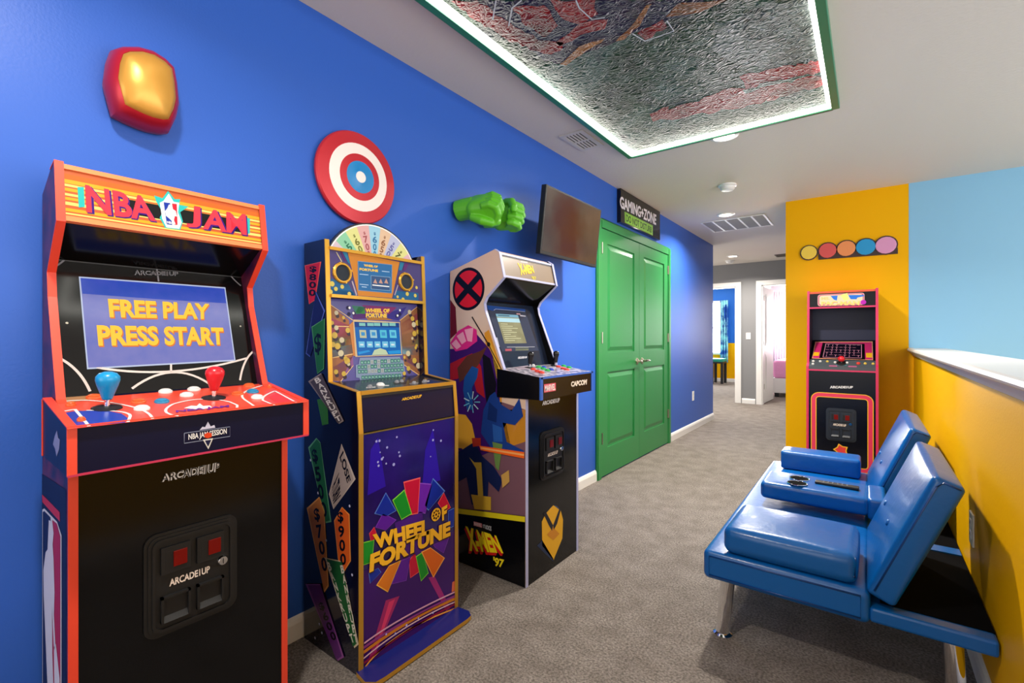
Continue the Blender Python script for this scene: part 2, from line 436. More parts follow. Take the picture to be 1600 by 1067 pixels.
# pink bed
t = thing('bed', (-0.9, 11.30, 0), 'white framed bed under pink covers seen through the right doorway', 'bed')
mb = rounded(Plane((-0.9, 11.30, .53), (1, 0, 0), (0, 1, 0)), .58, .95, .17, .06, M('pink_cover', 'e79ac8', 0.8, bump=(8, .5, .03)), (0, 0, .02))
weld(mb.build('bedspread', t))
MB().box(-1.49, -.31, 10.32, 12.26, .08, .36, WHITE).build('bed_frame', t, bevel=.01)
for x in (-1.45, -.42):
    for y in (10.36, 12.12): MB().box(x, x + .07, y, y + .07, 0, .08, BLKM).build('leg', t)

# ------------------------------------------------------------------ ceiling fittings
def downlight(x, y, label, power):
    t = thing('recessed_light', (x, y, H), label, 'ceiling light', 'recessed lights along the ceiling')
    MB().lathe([(.062, 0), (.088, 0), (.088, .004), (.080, .008), (.064, .010), (.062, 0)], (x, y, H), (0, 0, -1), WHITE, 32, cap=False).build('trim_ring', t, smooth=True)
    MB().lathe([(.063, .001), (.063, .005), (.05, .007)], (x, y, H), (0, 0, -1), LAMP, 32).build('diffuser', t)
    o = area_light('lamp', (0, 0, -.014), (0, 0, 0), .13, .13, power, (1, .93, .84), 'DISK', 150, t)
downlight(-0.739, 3.234, 'round recessed light nearest the lit ceiling mural', 32)
downlight(-1.197, 5.318, 'round recessed light touching the long return vent', 22)
downlight(-1.72, 8.107, 'smallest recessed light, above the end of the hall', 26)
downlight(-0.86, 0.15, 'recessed light overhead, out of the photo to the near left', 11)
# supply vent
def vent(name, x0, x1, y0, y1, label, rows, cols, m, mb_, bw):
    t = thing(name, ((x0 + x1) / 2, (y0 + y1) / 2, H), label, 'vent')
    z = H
    MB().box(x0 + bw, x1 - bw, y0 + bw, y1 - bw, z - .003, z - .0005, mb_).build('backing', t)
    f = MB()
    f.box(x0, x0 + bw, y0, y1, z - .008, z, m).box(x1 - bw, x1, y0, y1, z - .008, z, m).box(x0 + bw, x1 - bw, y0, y0 + bw, z - .008, z, m).box(x0 + bw, x1 - bw, y1 - bw, y1, z - .008, z, m)
    f.build('frame', t, bevel=.002)
    return t
VENTP = M('vent_paint', 'cfc8be', 0.5)
DARK = M('vent_dark', '1c1815', 0.8)
t = vent('ceiling_vent', -1.585, -1.415, 2.60, 2.90, 'small square slotted ceiling vent beside the mural', 2, 5, VENTP, DARK, .028)
for i in range(6):
    x = -1.557 + .114 * i / 5
    MB().box(x - .0055, x + .0055, 2.628, 2.872, H - .007, H - .003, VENTP).build('slat', t)
MB().box(-1.557, -1.443, 2.742, 2.758, H - .0075, H - .003, VENTP).build('slat', t)
LOUV = M('louvre_grey', 'a29c94', 0.6)
t = vent('return_vent', -1.515, -0.865, 5.52, 6.12, 'long return air vent of five louvred panels near the green door', 1, 5, M('vent_white', 'e2ded8', 0.5), M('louvre_back', '6e6a64', 0.8), .022)
for i in range(1, 5):
    x = -1.515 + .65 * i / 5; MB().box(x - .009, x + .009, 5.542, 6.098, H - .008, H - .003, MATS['vent_white']).build('divider', t)
lv = MB()
for i in range(36):
    y = 5.547 + .55 * i / 36
    lv.hexa([(-1.493, y, H - .003), (-.887, y, H - .003), (-.887, y + .003, H - .003), (-1.493, y + .003, H - .003), (-1.493, y + .008, H - .0075), (-.887, y + .008, H - .0075), (-.887, y + .011, H - .0075), (-1.493, y + .011, H - .0075)], LOUV)
lv.build('louvres', t)
t = vent('ceiling_vent', -1.175, -.9, 8.36, 8.62, 'dark narrow ceiling vent at the end of the hall', 1, 1, M('vent_brown', '6a6258', 0.6), DARK, .02)
for i in range(5): MB().box(-1.15, -.925, 8.395 + i * .04, 8.41 + i * .04, H - .007, H - .003, MATS['vent_brown']).build('slat', t)
def smoke(x, y, label):
    t = thing('smoke_detector', (x, y, H), label, 'smoke detector')
    MB().lathe([(.072, 0), (.072, .012), (.066, .016)], (x, y, H), (0, 0, -1), WHITE, 28).build('mounting_plate', t, smooth=True)
    MB().lathe([(.058, .016), (.056, .036), (.046, .046), (.02, .048)], (x, y, H), (0, 0, -1), WHITE, 28).build('cover', t, smooth=True)
smoke(-0.955, 4.30, 'white smoke detector between the two nearest recessed lights')
smoke(-1.86, 8.55, 'small white smoke detector close to the grey end wall')

# lit mural panel on the ceiling
MX0, MX1, MY0, MY1 = -1.352, -0.125, 0.55, 3.155
t = thing('ceiling_mural', ((MX0 + MX1) / 2, (MY0 + MY1) / 2, H), 'large crinkled dark green and red mural on the ceiling with a glowing edge', 'mural')
FR = M('green_frame_gloss', '2f7a55', 0.3)
def mural_mat(name, cols, scale=3.2):
    m = M(name, cols[0], 0.36, spec=0.3); nt = m.node_tree; b = nt.nodes['Principled BSDF']
    tc = nt.nodes.new('ShaderNodeTexCoord')
    n = nt.nodes.new('ShaderNodeTexNoise'); n.inputs['Scale'].default_value = scale; n.inputs['Detail'].default_value = 5; n.inputs['Distortion'].default_value = .6
    nt.links.new(tc.outputs['Object'], n.inputs['Vector'])
    r = nt.nodes.new('ShaderNodeValToRGB'); e = r.color_ramp.elements
    for i, cc in enumerate(cols):
        p = .3 + .4 * i / max(1, len(cols) - 1)
        el = e[i] if i < 2 else e.new(p)
        el.position = p; el.color = lin(cc)
    nt.links.new(n.outputs['Fac'], r.inputs['Fac']); nt.links.new(r.outputs['Color'], b.inputs['Base Color'])
    wv = nt.nodes.new('ShaderNodeTexNoise'); wv.inputs['Scale'].default_value = 17; wv.inputs['Detail'].default_value = 2; wv.inputs['Distortion'].default_value = 1.6
    mp = nt.nodes.new('ShaderNodeMapping'); mp.inputs['Scale'].default_value = (1, 1.35, 1)
    nt.links.new(tc.outputs['Object'], mp.inputs['Vector']); nt.links.new(mp.outputs['Vector'], wv.inputs['Vector'])
    sub = nt.nodes.new('ShaderNodeMath'); sub.operation = 'SUBTRACT'; sub.inputs[1].default_value = .5
    ab = nt.nodes.new('ShaderNodeMath'); ab.operation = 'ABSOLUTE'
    nt.links.new(wv.outputs['Fac'], sub.inputs[0]); nt.links.new(sub.outputs[0], ab.inputs[0])
    bp = nt.nodes.new('ShaderNodeBump'); bp.inputs['Strength'].default_value = 1.0; bp.inputs['Distance'].default_value = .05
    nt.links.new(ab.outputs[0], bp.inputs['Height']); nt.links.new(bp.outputs['Normal'], b.inputs['Normal'])
    return m
MU = mural_mat('mural_dark_green', ['060c20', '0a2414', '143420', '34524a', '0c1822'])
MR = mural_mat('mural_red', ['2c0408', '780a12', '8a141c', '380408'])
MN = mural_mat('mural_navy', ['0a1030', '1c1436', '30101c'])
MG = mural_mat('mural_bronze', ['5c3416', '8a5428', 'a87440'])
MC = mural_mat('mural_cloud', ['14201c', '5a6662', '2a3634', '6a746e'])
fp = Plane((0, 0, H - .006), (1, 0, 0), (0, -1, 0))       # seen from below
m = MB().box(MX0 + .03, MX1 - .03, MY0 + .03, MY1 - .03, H - .006, H, MU)
for mat_, pts in (
    (MC, [(1130, 40), (1200, 5), (1275, 0), (1290, 60), (1285, 95), (1210, 110), (1150, 100), (1110, 75)]),
    (MN, [(735, 0), (1130, 0), (1080, 22), (1010, 45), (960, 66), (905, 85), (870, 100), (850, 95), (800, 50)]),
    (MR, [(860, 0), (930, 0), (935, 22), (905, 38), (880, 30), (868, 15)]),
    (MR, [(800, 10), (850, 8), (872, 40), (850, 58), (820, 40)]),
    (MR, [(705, 2), (745, 0), (800, 38), (840, 62), (880, 66), (878, 78), (850, 84), (790, 60)]),
    (MR, [(905, 38), (950, 30), (945, 45), (900, 60), (875, 72), (868, 66)]),
    (MG, [(875, 100), (905, 72), (945, 60), (940, 66), (915, 80), (885, 102)]),
    (MG, [(962, 64), (985, 42), (1010, 8), (1018, 6), (1000, 40), (975, 62)]),
    (MG, [(1060, 5), (1135, 0), (1090, 20), (1040, 26)]),
    (MR, [(996, 52), (1035, 30), (1043, 42), (1008, 62)]),
    (MR, [(1015, 178), (1045, 166), (1044, 172), (1080, 160), (1130, 140), (1165, 138), (1155, 120), (1195, 110), (1285, 92), (1292, 130), (1230, 150), (1150, 170), (1080, 180), (1020, 190)]),
    (MU, [(1160, 141), (1210, 126), (1290, 112), (1291, 116), (1210, 132), (1165, 146)])):
    jp = []
    for i, p in enumerate(pts):
        r_ = pts[(i + 1) % len(pts)]; n_ = max(1, int(math.hypot(p[0] - r_[0], p[1] - r_[1]) / 9)); jit = 1.2 if mat_ is MG else 4
        for j in range(n_):
            jp.append((p[0] + (r_[0] - p[0]) * j / n_ + (random.uniform(-jit, jit) if j else 0), p[1] + (r_[1] - p[1]) * j / n_ + (random.uniform(-jit, jit) * .7 if j else 0)))
    pts = jp; q = [fp.hit(p) for p in pts]
    k = 1 + [MC, MN, MR, MG, MU].index(mat_)
    m.face([V3((p.x, p.y, H - .006 - .0002 * k)) for p in (q if area2(pts) < 0 else q[::-1])], mat_)
WL = P('c8ccd4', .3)
for pts in ([(900, 0), (905, 12), (925, 30), (945, 27)], [(988, 52), (1008, 64), (1053, 48), (1042, 32)], [(770, 30), (775, 0)], [(795, 40), (800, 12), (815, 0)]):
    q = [fp.hit(p) for p in pts]; m.ribbon([V3((p.x, p.y, H - .0074)) for p in q], V3((0, 0, -1)), .006, WL)
m.build('printed_panel', t)
f = MB(); fw, fd = .034, .036
f.box(MX0, MX0 + fw, MY0, MY1, H - fd, H, FR).box(MX1 - fw, MX1, MY0, MY1, H - fd, H, FR).box(MX0 + fw, MX1 - fw, MY1 - .016, MY1, H - fd, H, FR).box(MX0 + fw, MX1 - fw, MY0, MY0 + .02, H - fd, H, FR)
f.build('frame', t, bevel=.003)
lw, lz = .022, H - .028
l = MB()
l.box(MX0 + fw, MX0 + fw + lw, MY0 + .02, MY1 - .016, lz, H - .008, GLOW).box(MX1 - fw - lw, MX1 - fw, MY0 + .02, MY1 - .016, lz, H - .008, GLOW).box(MX0 + fw + lw, MX1 - fw - lw, MY1 - .016 - lw, MY1 - .016, lz, H - .008, GLOW).box(MX0 + fw + lw, MX1 - fw - lw, MY0 + .02, MY0 + .02 + lw, lz, H - .008, GLOW)
tag(l.build('light_strip', t), 'glowing white light strip')

# ------------------------------------------------------------------ arcade cabinet parts
REDL = M('red_reject_lens', '6e0c06', 0.3, spec=.2)
def coin_door(F, wd, ht, parent, words=True, frame=BLKP):
    m = MB(); hu, hv = wd / 2, ht / 2
    fn = lambda p, a: F.at(p[0], p[1], a)
    m.prism(rrect(-hu, hu, -hv, hv, wd * .13), fn, 0, .006, frame)
    m.prism(rrect(-hu * .93, hu * .93, -hv * .945, hv * .945, wd * .11), fn, .006, .010, frame)
    # raised lip round the sunken door plate
    o, i = rrect(-hu * .86, hu * .86, -hv * .89, hv * .89, wd * .09), rrect(-hu * .80, hu * .80, -hv * .84, hv * .84, wd * .08)
    n = len(o)
    for k in range(n):
        j = (k + 1) % n
        m.face([fn(o[k], .010), fn(o[j], .010), fn(o[j], .015), fn(o[k], .015)], frame)
        m.face([fn(o[k], .015), fn(o[j], .015), fn(i[j], .015), fn(i[k], .015)], frame)
        m.face([fn(i[k], .015), fn(i[j], .015), fn(i[j], .0105), fn(i[k], .0105)], frame)
    G = Plane(F.at(0, 0, .011), F.u, F.v)
    if words: m.txl(G, 'ARCADE1UP', -hu * .52, hu * .34, -hv * .07, hv * .07, P('e8d8cc', .4), 1, .03)
    cdoor = m.build('coin_door', parent)
    for s in (-1, 1):
        b = MB(); cu = s * hu * .37 - hu * .03; cv = hv * .47
        b.fbox(F, cu - hu * .30, cu + hu * .30, cv - hv * .26, cv + hv * .26, .010, .019, frame)
        b.fbox(F, cu - hu * .22, cu - hu * .10, cv - hv * .17, cv + hv * .17, .019, .0195, BLKM)
        bo = b.build('reject_housing', cdoor, bevel=.002)
        r = MB(); r.fbox(F, cu - hu * .06, cu + hu * .22, cv - hv * .15, cv + hv * .15, .019, .022, REDL)
        tag(r.build('reject_button', bo, bevel=.001), 'red square coin reject button')
        q = MB(); cv = -hv * .47
        t_ = hu * .05
        a0, a1, b0, b1 = cu - hu * .30, cu + hu * .30, cv - hv * .25, cv + hv * .25
        q.fbox(F, a0, a0 + t_, b0, b1, .010, .020, frame).fbox(F, a1 - t_, a1, b0, b1, .010, .020, frame).fbox(F, a0, a1, b1 - t_, b1, .010, .020, frame)
        q.hexa([F.at(a0, b0, .010), F.at(a1, b0, .010), F.at(a1, b0 + hv * .1, .010), F.at(a0, b0 + hv * .1, .010), F.at(a0, b0, .020), F.at(a1, b0, .020), F.at(a1, b0 + hv * .08, .012), F.at(a0, b0 + hv * .08, .012)], frame)
        q.build('return_cup', cdoor)
    k = MB(); o = F.at(hu * .62, hv * .10, .010)
    k.lathe([(wd * .062, 0), (wd * .062, .006), (wd * .05, .010), (.001, .0101)], o, F.n, CHROME, 20)
    k.fbox(F, hu * .62 - .001, hu * .62 + .001, hv * .10 - wd * .03, hv * .10 + wd * .03, .0195, .0206, BLKM)
    tag(k.build('lock', cdoor, smooth=True), 'round metal door lock')
    return cdoor

def button(F, pos, r, m, parent, ring=None):
    o = F.hit(pos) if len(pos) == 2 else V3(pos)
    b = MB(); b.lathe([(r, 0), (r, .004), (r * .92, .006), (r * .78, .006)], o, F.n, ring or m, 20, cap=False)
    b.lathe([(r * .76, .002), (r * .76, .008), (r * .6, .0095), (.0005, .010)], o, F.n, m, 20)
    return b.build('push_button', parent, smooth=True)

def joystick(F, pos, m, parent, ht=.055, ball='ball', sc=1.0, label=None):
    o = F.hit(pos) if len(pos) == 2 else V3(pos)
    up = (F.n * .85 + V3((0, 0, .3))).normalized()
    b = MB(); b.lathe([(.027 * sc, 0), (.027 * sc, .002), (.016 * sc, .005), (.006, .006)], o, F.n, BLKP, 24)
    b.tube([o, o + up * ht * .55], .005 * sc, CHROME, 12)
    js = b.build('joystick', parent, smooth=True)
    t = MB(); c = o + up * ht * .45
    if ball == 'ball': prof = [(.009, 0), (.010, .004), (.0125, .012), (.0185, .030), (.0215, .042), (.021, .050), (.016, .057), (.008, .0605), (.001, .061)]
    elif ball == 'bat': prof = [(.010, 0), (.011, .004), (.013, .03), (.0165, .045), (.0165, .053), (.012, .060), (.006, .063), (.001, .0635)]
    else: prof = [(.006, .0), (.013, .004), (.018, .012), (.019, .019), (.016, .028), (.009, .034), (.001, .0355)]
    t.lathe([(a * sc, h * sc) for a, h in prof], c, up, m, 24)
    tag(t.build('joystick_top', js, smooth='all'), label)
    return js

def xy(sc, ox, oy): return lambda *p: [(ox + a / sc, oy + b / sc) for a, b in p]

# ================================================================== cabinet 1: red, orange and black, nearest
YA, YB = .247, .747
A = thing('arcade_cabinet', (-1.57, (YA + YB) / 2, 0), 'tall black arcade cabinet with bright red edging, nearest the camera, showing FREE PLAY', 'arcade machine')
RED = M('red_edge_trim', 'e8452c', 0.4)
NAVY = M('navy_board', '0a0e2c', 0.3, spec=.2)
SIDE1 = M('purple_red_side_print', '1a1038', 0.35, var=(14, '6a1c38', .15))
prof = [(-1.728, 0), (-1.728, 1.522), (-1.63, 1.566), (-1.583, 1.578), (-1.559, 1.43), (-1.668, 1.315), (-1.658, 1.25), (-1.560, .995), (-1.437, .93), (-1.437, 0)]
edge = prof[2:]
NB = P('14163c', .4); NR = P('b01c3c', .4); NW = P('d8d4e2', .4); STR = P('c8283a', .4)
def side1(y0, y1, near):
    m = MB().prism([p for p in prof], XZ, y0, y1, SIDE1)
    if near:
        F = ply(y0)
        # big red, white and blue emblem low on the side
        m.dec(F, [(66, 740), (104, 765), (104, 1300), (66, 1250)], P('0e1030', .4))
        m.dec(F, [(66.5, 772), (94, 800), (94.5, 815), (67, 784)], STR, 2)
        m.dec(F, [(67, 796), (70, 794), (90, 815), (97, 836), (97, 1300), (67, 1300)], NW, 2)
        m.dec(F, [(68, 800), (70, 798), (80, 808), (80, 1300), (68, 1300)], NB, 3)
        m.dec(F, [(83, 812), (90, 818), (95.5, 838), (95.5, 1300), (83, 1300)], NR, 3)
        m.dec(F, [(78, 812), (83.5, 815), (85.5, 832), (84, 850), (85.5, 875), (87, 925), (86, 960), (88.5, 1010), (86, 1015), (83, 945), (83.5, 1020), (86, 1100), (78, 1120), (70, 930), (69.5, 890), (73, 862), (76, 858)], NW, 4)
        m.dec(F, [(86, 1010), (89, 1005), (95, 1060), (95.5, 1200), (88, 1200)], NW, 4)
    o = m.build('side_panel', A)
    e = MB().strip([(a, b) for a, b in edge], XZ, y0 - .001, y1 + .001, .0035, RED)
    tag(e.build('edge_trim', o), 'bright red edge trim')
side1(YA, YA + .0155, True); side1(YB - .0155, YB, False)
ia, ib = YA + .0155, YB - .0155
MB().box(-1.726, -1.712, ia, ib, 0, 1.52, BLKM).build('back_panel', A)
MB().hexa([(-1.728, ia, 1.505), (-1.59, ia, 1.562), (-1.59, ib, 1.562), (-1.728, ib, 1.505), (-1.728, ia, 1.52), (-1.592, ia, 1.574), (-1.592, ib, 1.574), (-1.728, ib, 1.52)], SIDE1).build('top_panel', A)
# marquee
FM = Plane((-1.5645, 0, 1.432), (0, 1, 0), (-.0235, 0, .143))
ORG = M('orange_marquee_board', 'e06428', 0.3, emit=.25)
m = MB(); L = .145
m.fbox(FM, ia, ib, 0, L, -.012, 0, ORG)
m.fbox(FM, ia, ib, L - .012, L, 0, .005, M('orange_trim', 'f0824a', .4)); m.fbox(FM, ia, ib, 0, .013, 0, .005, MATS['orange_trim'])
YS = P('f2b62a', .3, emit=.3); YL = P('fbe47a', .3, emit=.35); OR2 = P('e8742a', .3, emit=.25); PUR = P('46108a', .3, emit=.2); RDT = P('f03a4c', .3, emit=.35); TEAL = P('30c8c0', .3, emit=.3); BK = P('060608', .3); WH = P('f4f2ee', .3, emit=.4)
for i, (b0, b1, mt) in enumerate([(.108, .122, OR2), (.098, .108, YS), (.090, .096, YL), (.078, .086, YS), (.066, .072, YL), (.055, .062, YS), (.042, .050, YL), (.026, .034, YS), (.018, .022, YL)]):
    m.decl(FM, [(ia, b0), (ib, b0), (ib, b1), (ia, b1)], mt, 1)
m.decl(FM, [(ia + .03 + .09, .045), (ib - .06, .045), (ib - .06, .085), (ia + .12, .085)], BK, 2)
s = xy(3.441, 40, 230)
m.dec(FM, s((700, 290), (690, 260), (735, 275), (765, 235), (800, 280), (830, 280), (825, 310), (875, 320), (830, 350), (845, 400), (830, 445), (750, 435), (720, 380), (735, 350)), TEAL, 3)
m.dec(FM, s((720, 300), (740, 290), (768, 250), (795, 295), (825, 300), (818, 350), (838, 405), (825, 440), (756, 432), (733, 385)), WH, 4)
m.dec(FM, s((278, 215), (312, 215), (318, 322), (285, 325)), TEAL, 3)
m.dec(FM, s((1180, 375), (1205, 385), (1205, 465), (1185, 465)), TEAL, 3)
for lay, mt, dx, dy, bo in ((4, PUR, 7, 7, .05), (5, RDT, 0, 0, .03)):
    m.txt(FM, 'NBA', s(*[(a + dx, b + dy) for a, b in ((318, 202), (672, 272), (700, 400), (325, 350))]), mt, lay, bo)
    m.txt(FM, 'J', s(*[(a + dx, b + dy) for a, b in ((872, 312), (938, 322), (940, 440), (862, 428))]), mt, lay, bo)
    m.txt(FM, 'AM', s(*[(a + dx, b + dy) for a, b in ((955, 330), (1182, 362), (1188, 474), (950, 440))]), mt, lay, bo)
m.dec(FM, s((735, 292), (815, 303), (820, 425), (752, 418)), WH, 5)
m.dec(FM, s((740, 297), (775, 302), (786, 420), (757, 416)), P('1838a8', .3, emit=.3), 6)
m.dec(FM, s((785, 304), (811, 307), (815, 420), (800, 419)), P('d82038', .3, emit=.3), 6)
m.dec(FM, s((768, 310), (785, 312), (790, 335), (805, 345), (812, 375), (800, 372), (795, 395), (806, 418), (790, 405), (770, 385), (752, 370), (748, 345), (760, 330)), WH, 7)
m.txt(FM, 'NBA', s((757, 398), (790, 403), (791, 416), (759, 412)), WH, 8, .03)
m.build('marquee', A)
MB().hexa([(-1.72, ia, 1.35), (-1.58, ia, 1.43), (-1.58, ib, 1.43), (-1.72, ib, 1.35), (-1.72, ia, 1.36), (-1.577, ia, 1.442), (-1.577, ib, 1.442), (-1.72, ib, 1.36)], BLACK).build('marquee_underside', A)
# screen bezel
FB = Plane((-1.59, 0, .978), (0, 1, 0), (-.08, 0, .245))
LNE = P('cfc8c2', .4)
m = MB(); m.fbox(FB, ia, ib, 0, .40, -.012, 0, M('black_gloss_bezel', '070708', .12))
s2 = xy(3.478, 40, 520)
def arc3(p, q, r, n=14):
    out = []
    for i in range(n + 1):
        t = i / n
        out.append(((1 - t) * (1 - 2 * t) * p[0] + 4 * t * (1 - t) * q[0] + t * (2 * t - 1) * r[0], (1 - t) * (1 - 2 * t) * p[1] + 4 * t * (1 - t) * q[1] + t * (2 * t - 1) * r[1]))
    return out
for p, q, r in (((385, 188), (790, 210), (1200, 138)), ((578, 303), (790, 215), (995, 275)), ((192, 142), (285, 215), (350, 318)), ((1165, 258), (1190, 165), (1235, 102))):
    m.stroke(FB, s2(*arc3(p, q, r)), .006, LNE)
m.stroke(FB, s2((790, 170), (790, 212)), .005, LNE)
for p, q, r in (((335, 562), (700, 618), (1000, 625)), ((585, 590), (700, 617), (810, 610)), ((163, 640), (215, 600), (258, 548)), ((1065, 640), (1110, 700), (1158, 745))):
    m.stroke(FB, s(*arc3(p, q, r)), .004, P('8a8a90', .4))
m.stroke(FB, s((700, 618), (715, 722)), .004, P('8a8a90', .4))
m.txt(FB, 'ARCADE1UP', s((580, 660), (822, 670), (822, 693), (582, 688)), P('9a9aa0', .4), 2, .05)
m.txt(FB, 'ARCADE1UP', s((580, 660), (822, 670), (822, 693), (582, 688)), BK, 3, -.01)
for p in s((222, 945), (1155, 962), (205, 560)): m.dot(FB, p, .003, NICKEL, 1, 10)
bz = m.build('bezel', A)
m = MB()
SQ = [(123, 432), (352, 449), (368, 564), (136, 577)]
m.dec(FB, SQ, P('c8d4f0', .2, emit=.5), 1)
IN = [(125.5, 434.5), (350.5, 451), (366, 562), (138, 574.5)]
SCB = M('screen_blue', '1c46b8', .15, emit=.55, var=(30, '3a4ec0', .2)); SCL = M('screen_lavender', '7078c4', .15, emit=.5, var=(25, '8a88c8', .25))
m.dec(FB, IN, SCL, 2)
m.dec(FB, [IN[0], IN[1], (353.5, 474), (250, 468), (128.5, 459)], SCB, 3)
GT = P('e07c34', .3, emit=.55); GY = P('f6c23c', .3, emit=.65)
for t_, q in (('FREE PLAY', [(168, 467), (326.5, 475), (327, 499), (171, 496)]), ('PRESS START', [(150.5, 508), (348, 512), (350, 539), (153.5, 541)])):
    m.txt(FB, t_, [(a + 1.3, b + 2) for a, b in q], GT, 4, .05); m.txt(FB, t_, q, GY, 5, .04)
m.build('screen', A)
# control deck
FD = Plane((-1.345, 0, .957), (0, 1, 0), (-.255, 0, .041))
da, db = .2295, .7645
DKR = M('red_deck_print', 'e04a34', .28)
m = MB()
m.hexa([(-1.60, da, .86), (-1.3455, da, .855), (-1.3455, db, .855), (-1.60, db, .86), (-1.60, da, .998), (-1.3455, da, .957), (-1.3455, db, .957), (-1.60, db, .998)], NAVY)
m.dec(FD, [(76.5, 627), (421, 598.5), (481, 628), (105.5, 671)], DKR, 1)
DB = P('1c3aa0', .3); LW = P('ece6e0', .35); TAN = P('b08058', .35)
m.dec(FD, s2((205, 350), (420, 322), (420, 355), (300, 372), (210, 380)), TAN, 2)
m.dec(FD, s2((213, 437), (268, 427), (330, 425), (430, 424), (520, 440), (556, 465), (540, 490), (430, 498), (268, 516)), DB, 2)
m.dec(FD, s2((560, 318), (995, 283), (995, 290), (568, 326)), P('d8c01c', .3), 2)
m.dec(FD, s2((1060, 280), (1190, 268), (1190, 275), (1068, 288)), P('5a90c8', .3), 2)
m.dec(FD, s2((1320, 350), (1375, 325), (1475, 378), (1380, 392)), P('e83a2c', .3), 2)
for q in (arc3((215, 374), (380, 372), (560, 400)), arc3((560, 400), (650, 430), (690, 470)), arc3((330, 424), (520, 432), (566, 462)), [(566, 462), (556, 488)],
          arc3((830, 455), (762, 430), (800, 390)), arc3((800, 390), (960, 362), (1110, 378)), [(1110, 378), (1150, 395), (1148, 415)], arc3((1300, 285), (1190, 325), (1190, 365)), [(1190, 365), (1245, 402)],
          arc3((1355, 318), (1300, 345), (1290, 370)), [(1290, 370), (1352, 395)], [(1355, 318), (1470, 380)], [(268, 418), (345, 510)], [(213, 428), (268, 418)]):
    m.stroke(FD, s2(*q), .006, LW, 3)
m.dec(FD, s2((860, 412), (900, 398), (930, 400), (945, 385), (965, 400), (1000, 397), (1015, 408), (950, 420)), LW, 3)
m.txt(FD, 'NBA JAM', s2((815, 425), (1105, 395), (1108, 410), (818, 440)), P('6a1c8a', .3), 4, .04)
FF = plx(-1.3455)
m.txt(FF, 'NBA JAM SESSION', s2((884, 550), (1092, 518), (1092, 556), (884, 590)), P('e8e4e0', .3), 2, .02)
FR_ = P('8a90a8', .3)
for q in ([(862, 545), (1110, 510), (1110, 562), (862, 600), (862, 545)],): m.stroke(FF, s2(*q), .0016, FR_, 1)
m.dec(FF, s2((945, 528), (960, 510), (975, 512), (990, 482), (1005, 508), (1025, 500), (1030, 515)), P('c8c4d8', .3), 2)
m.dec(FF, s2((970, 550), (990, 540), (1010, 546), (1010, 565), (990, 572), (972, 568)), P('d8401c', .3), 3)
m.dec(FF, s2((962, 580), (1018, 572), (1002, 610), (992, 632), (980, 612)), P('d8d4cc', .3), 3)
m.dec(FF, s2((973, 585), (1008, 580), (998, 602), (990, 618), (983, 605)), NB, 4)
FS = ply(da)
m.dec(FS, s2((160, 560), (172, 530), (178, 570), (188, 580), (184, 630), (170, 672), (162, 630), (150, 605)), P('8a8ab0', .4), 1)
dk = m.build('control_deck', A)
e = MB()
dp = [(-1.60, .998), (-1.3455, .957), (-1.3455, .855)]
for y0, y1 in ((da - .001, da + .0155), (db - .0155, db + .001)): e.strip(dp, XZ, y0, y1, .0035, RED)
for q in ([(-1.60, .86), (-1.60, .998)],): e.strip(q, XZ, da - .002, da + .002, .004, RED)
e.box(-1.346, -1.342, da, db, .9545, .9605, RED).box(-1.346, -1.342, da, db, .8525, .857, M('magenta_line', 'c02a50', .4))
tag(e.build('edge_trim', dk), 'bright red edge trim')
BT = {'o': M('button_orange', 'e8602c', .3), 'b': M('button_blue', '2a86b4', .3), 'w': M('button_white', 'e8e6e4', .3)}
for k, p in (('o', (147, 622)), ('o', (216, 629)), ('b', (252.8, 628.6)), ('w', (221.7, 639.5)), ('w', (258.5, 613)), ('w', (291.6, 618.5)), ('w', (303, 609.5)), ('o', (371, 616.5)), ('o', (389.5, 603.8)), ('b', (395, 613)), ('w', (402, 621.8))):
    button(FD, p, .0165, BT[k], dk)
button(FD, (110.5, 634), .010, BT['o'], dk); button(FD, (421, 605.3), .008, BT['o'], dk); button(FD, (127, 658), .008, BT['o'], dk)
joystick(FD, (167, 638), M('joystick_blue', '1490c8', .3), dk, .05, 'ball', 1.1, 'bright blue ball top')
joystick(FD, (334, 622), M('joystick_red', 'd8202c', .3), dk, .05, 'ball', 1.1, 'bright red ball top')
# lower front
m = MB(); m.box(-1.455, -1.4375, ia, ib, 0, .853, BLACK)
FL = plx(-1.4375)
q = s2((737, 770), (1058, 700), (1052, 752), (735, 812))
m.txt(FL, 'ARCADE1UP', q, P('e2dedc', .35), 2, .07); m.txt(FL, 'ARCADE1UP', q, BK, 3, .0)
m.build('front_panel', A)
MB().box(-1.70, -1.46, ia, ib, .0, .02, BLKM).build('bottom_panel', A)
coin_door(Plane((-1.4375, .4925, .520), (0, 1, 0), (0, 0, 1)), .216, .262, A)

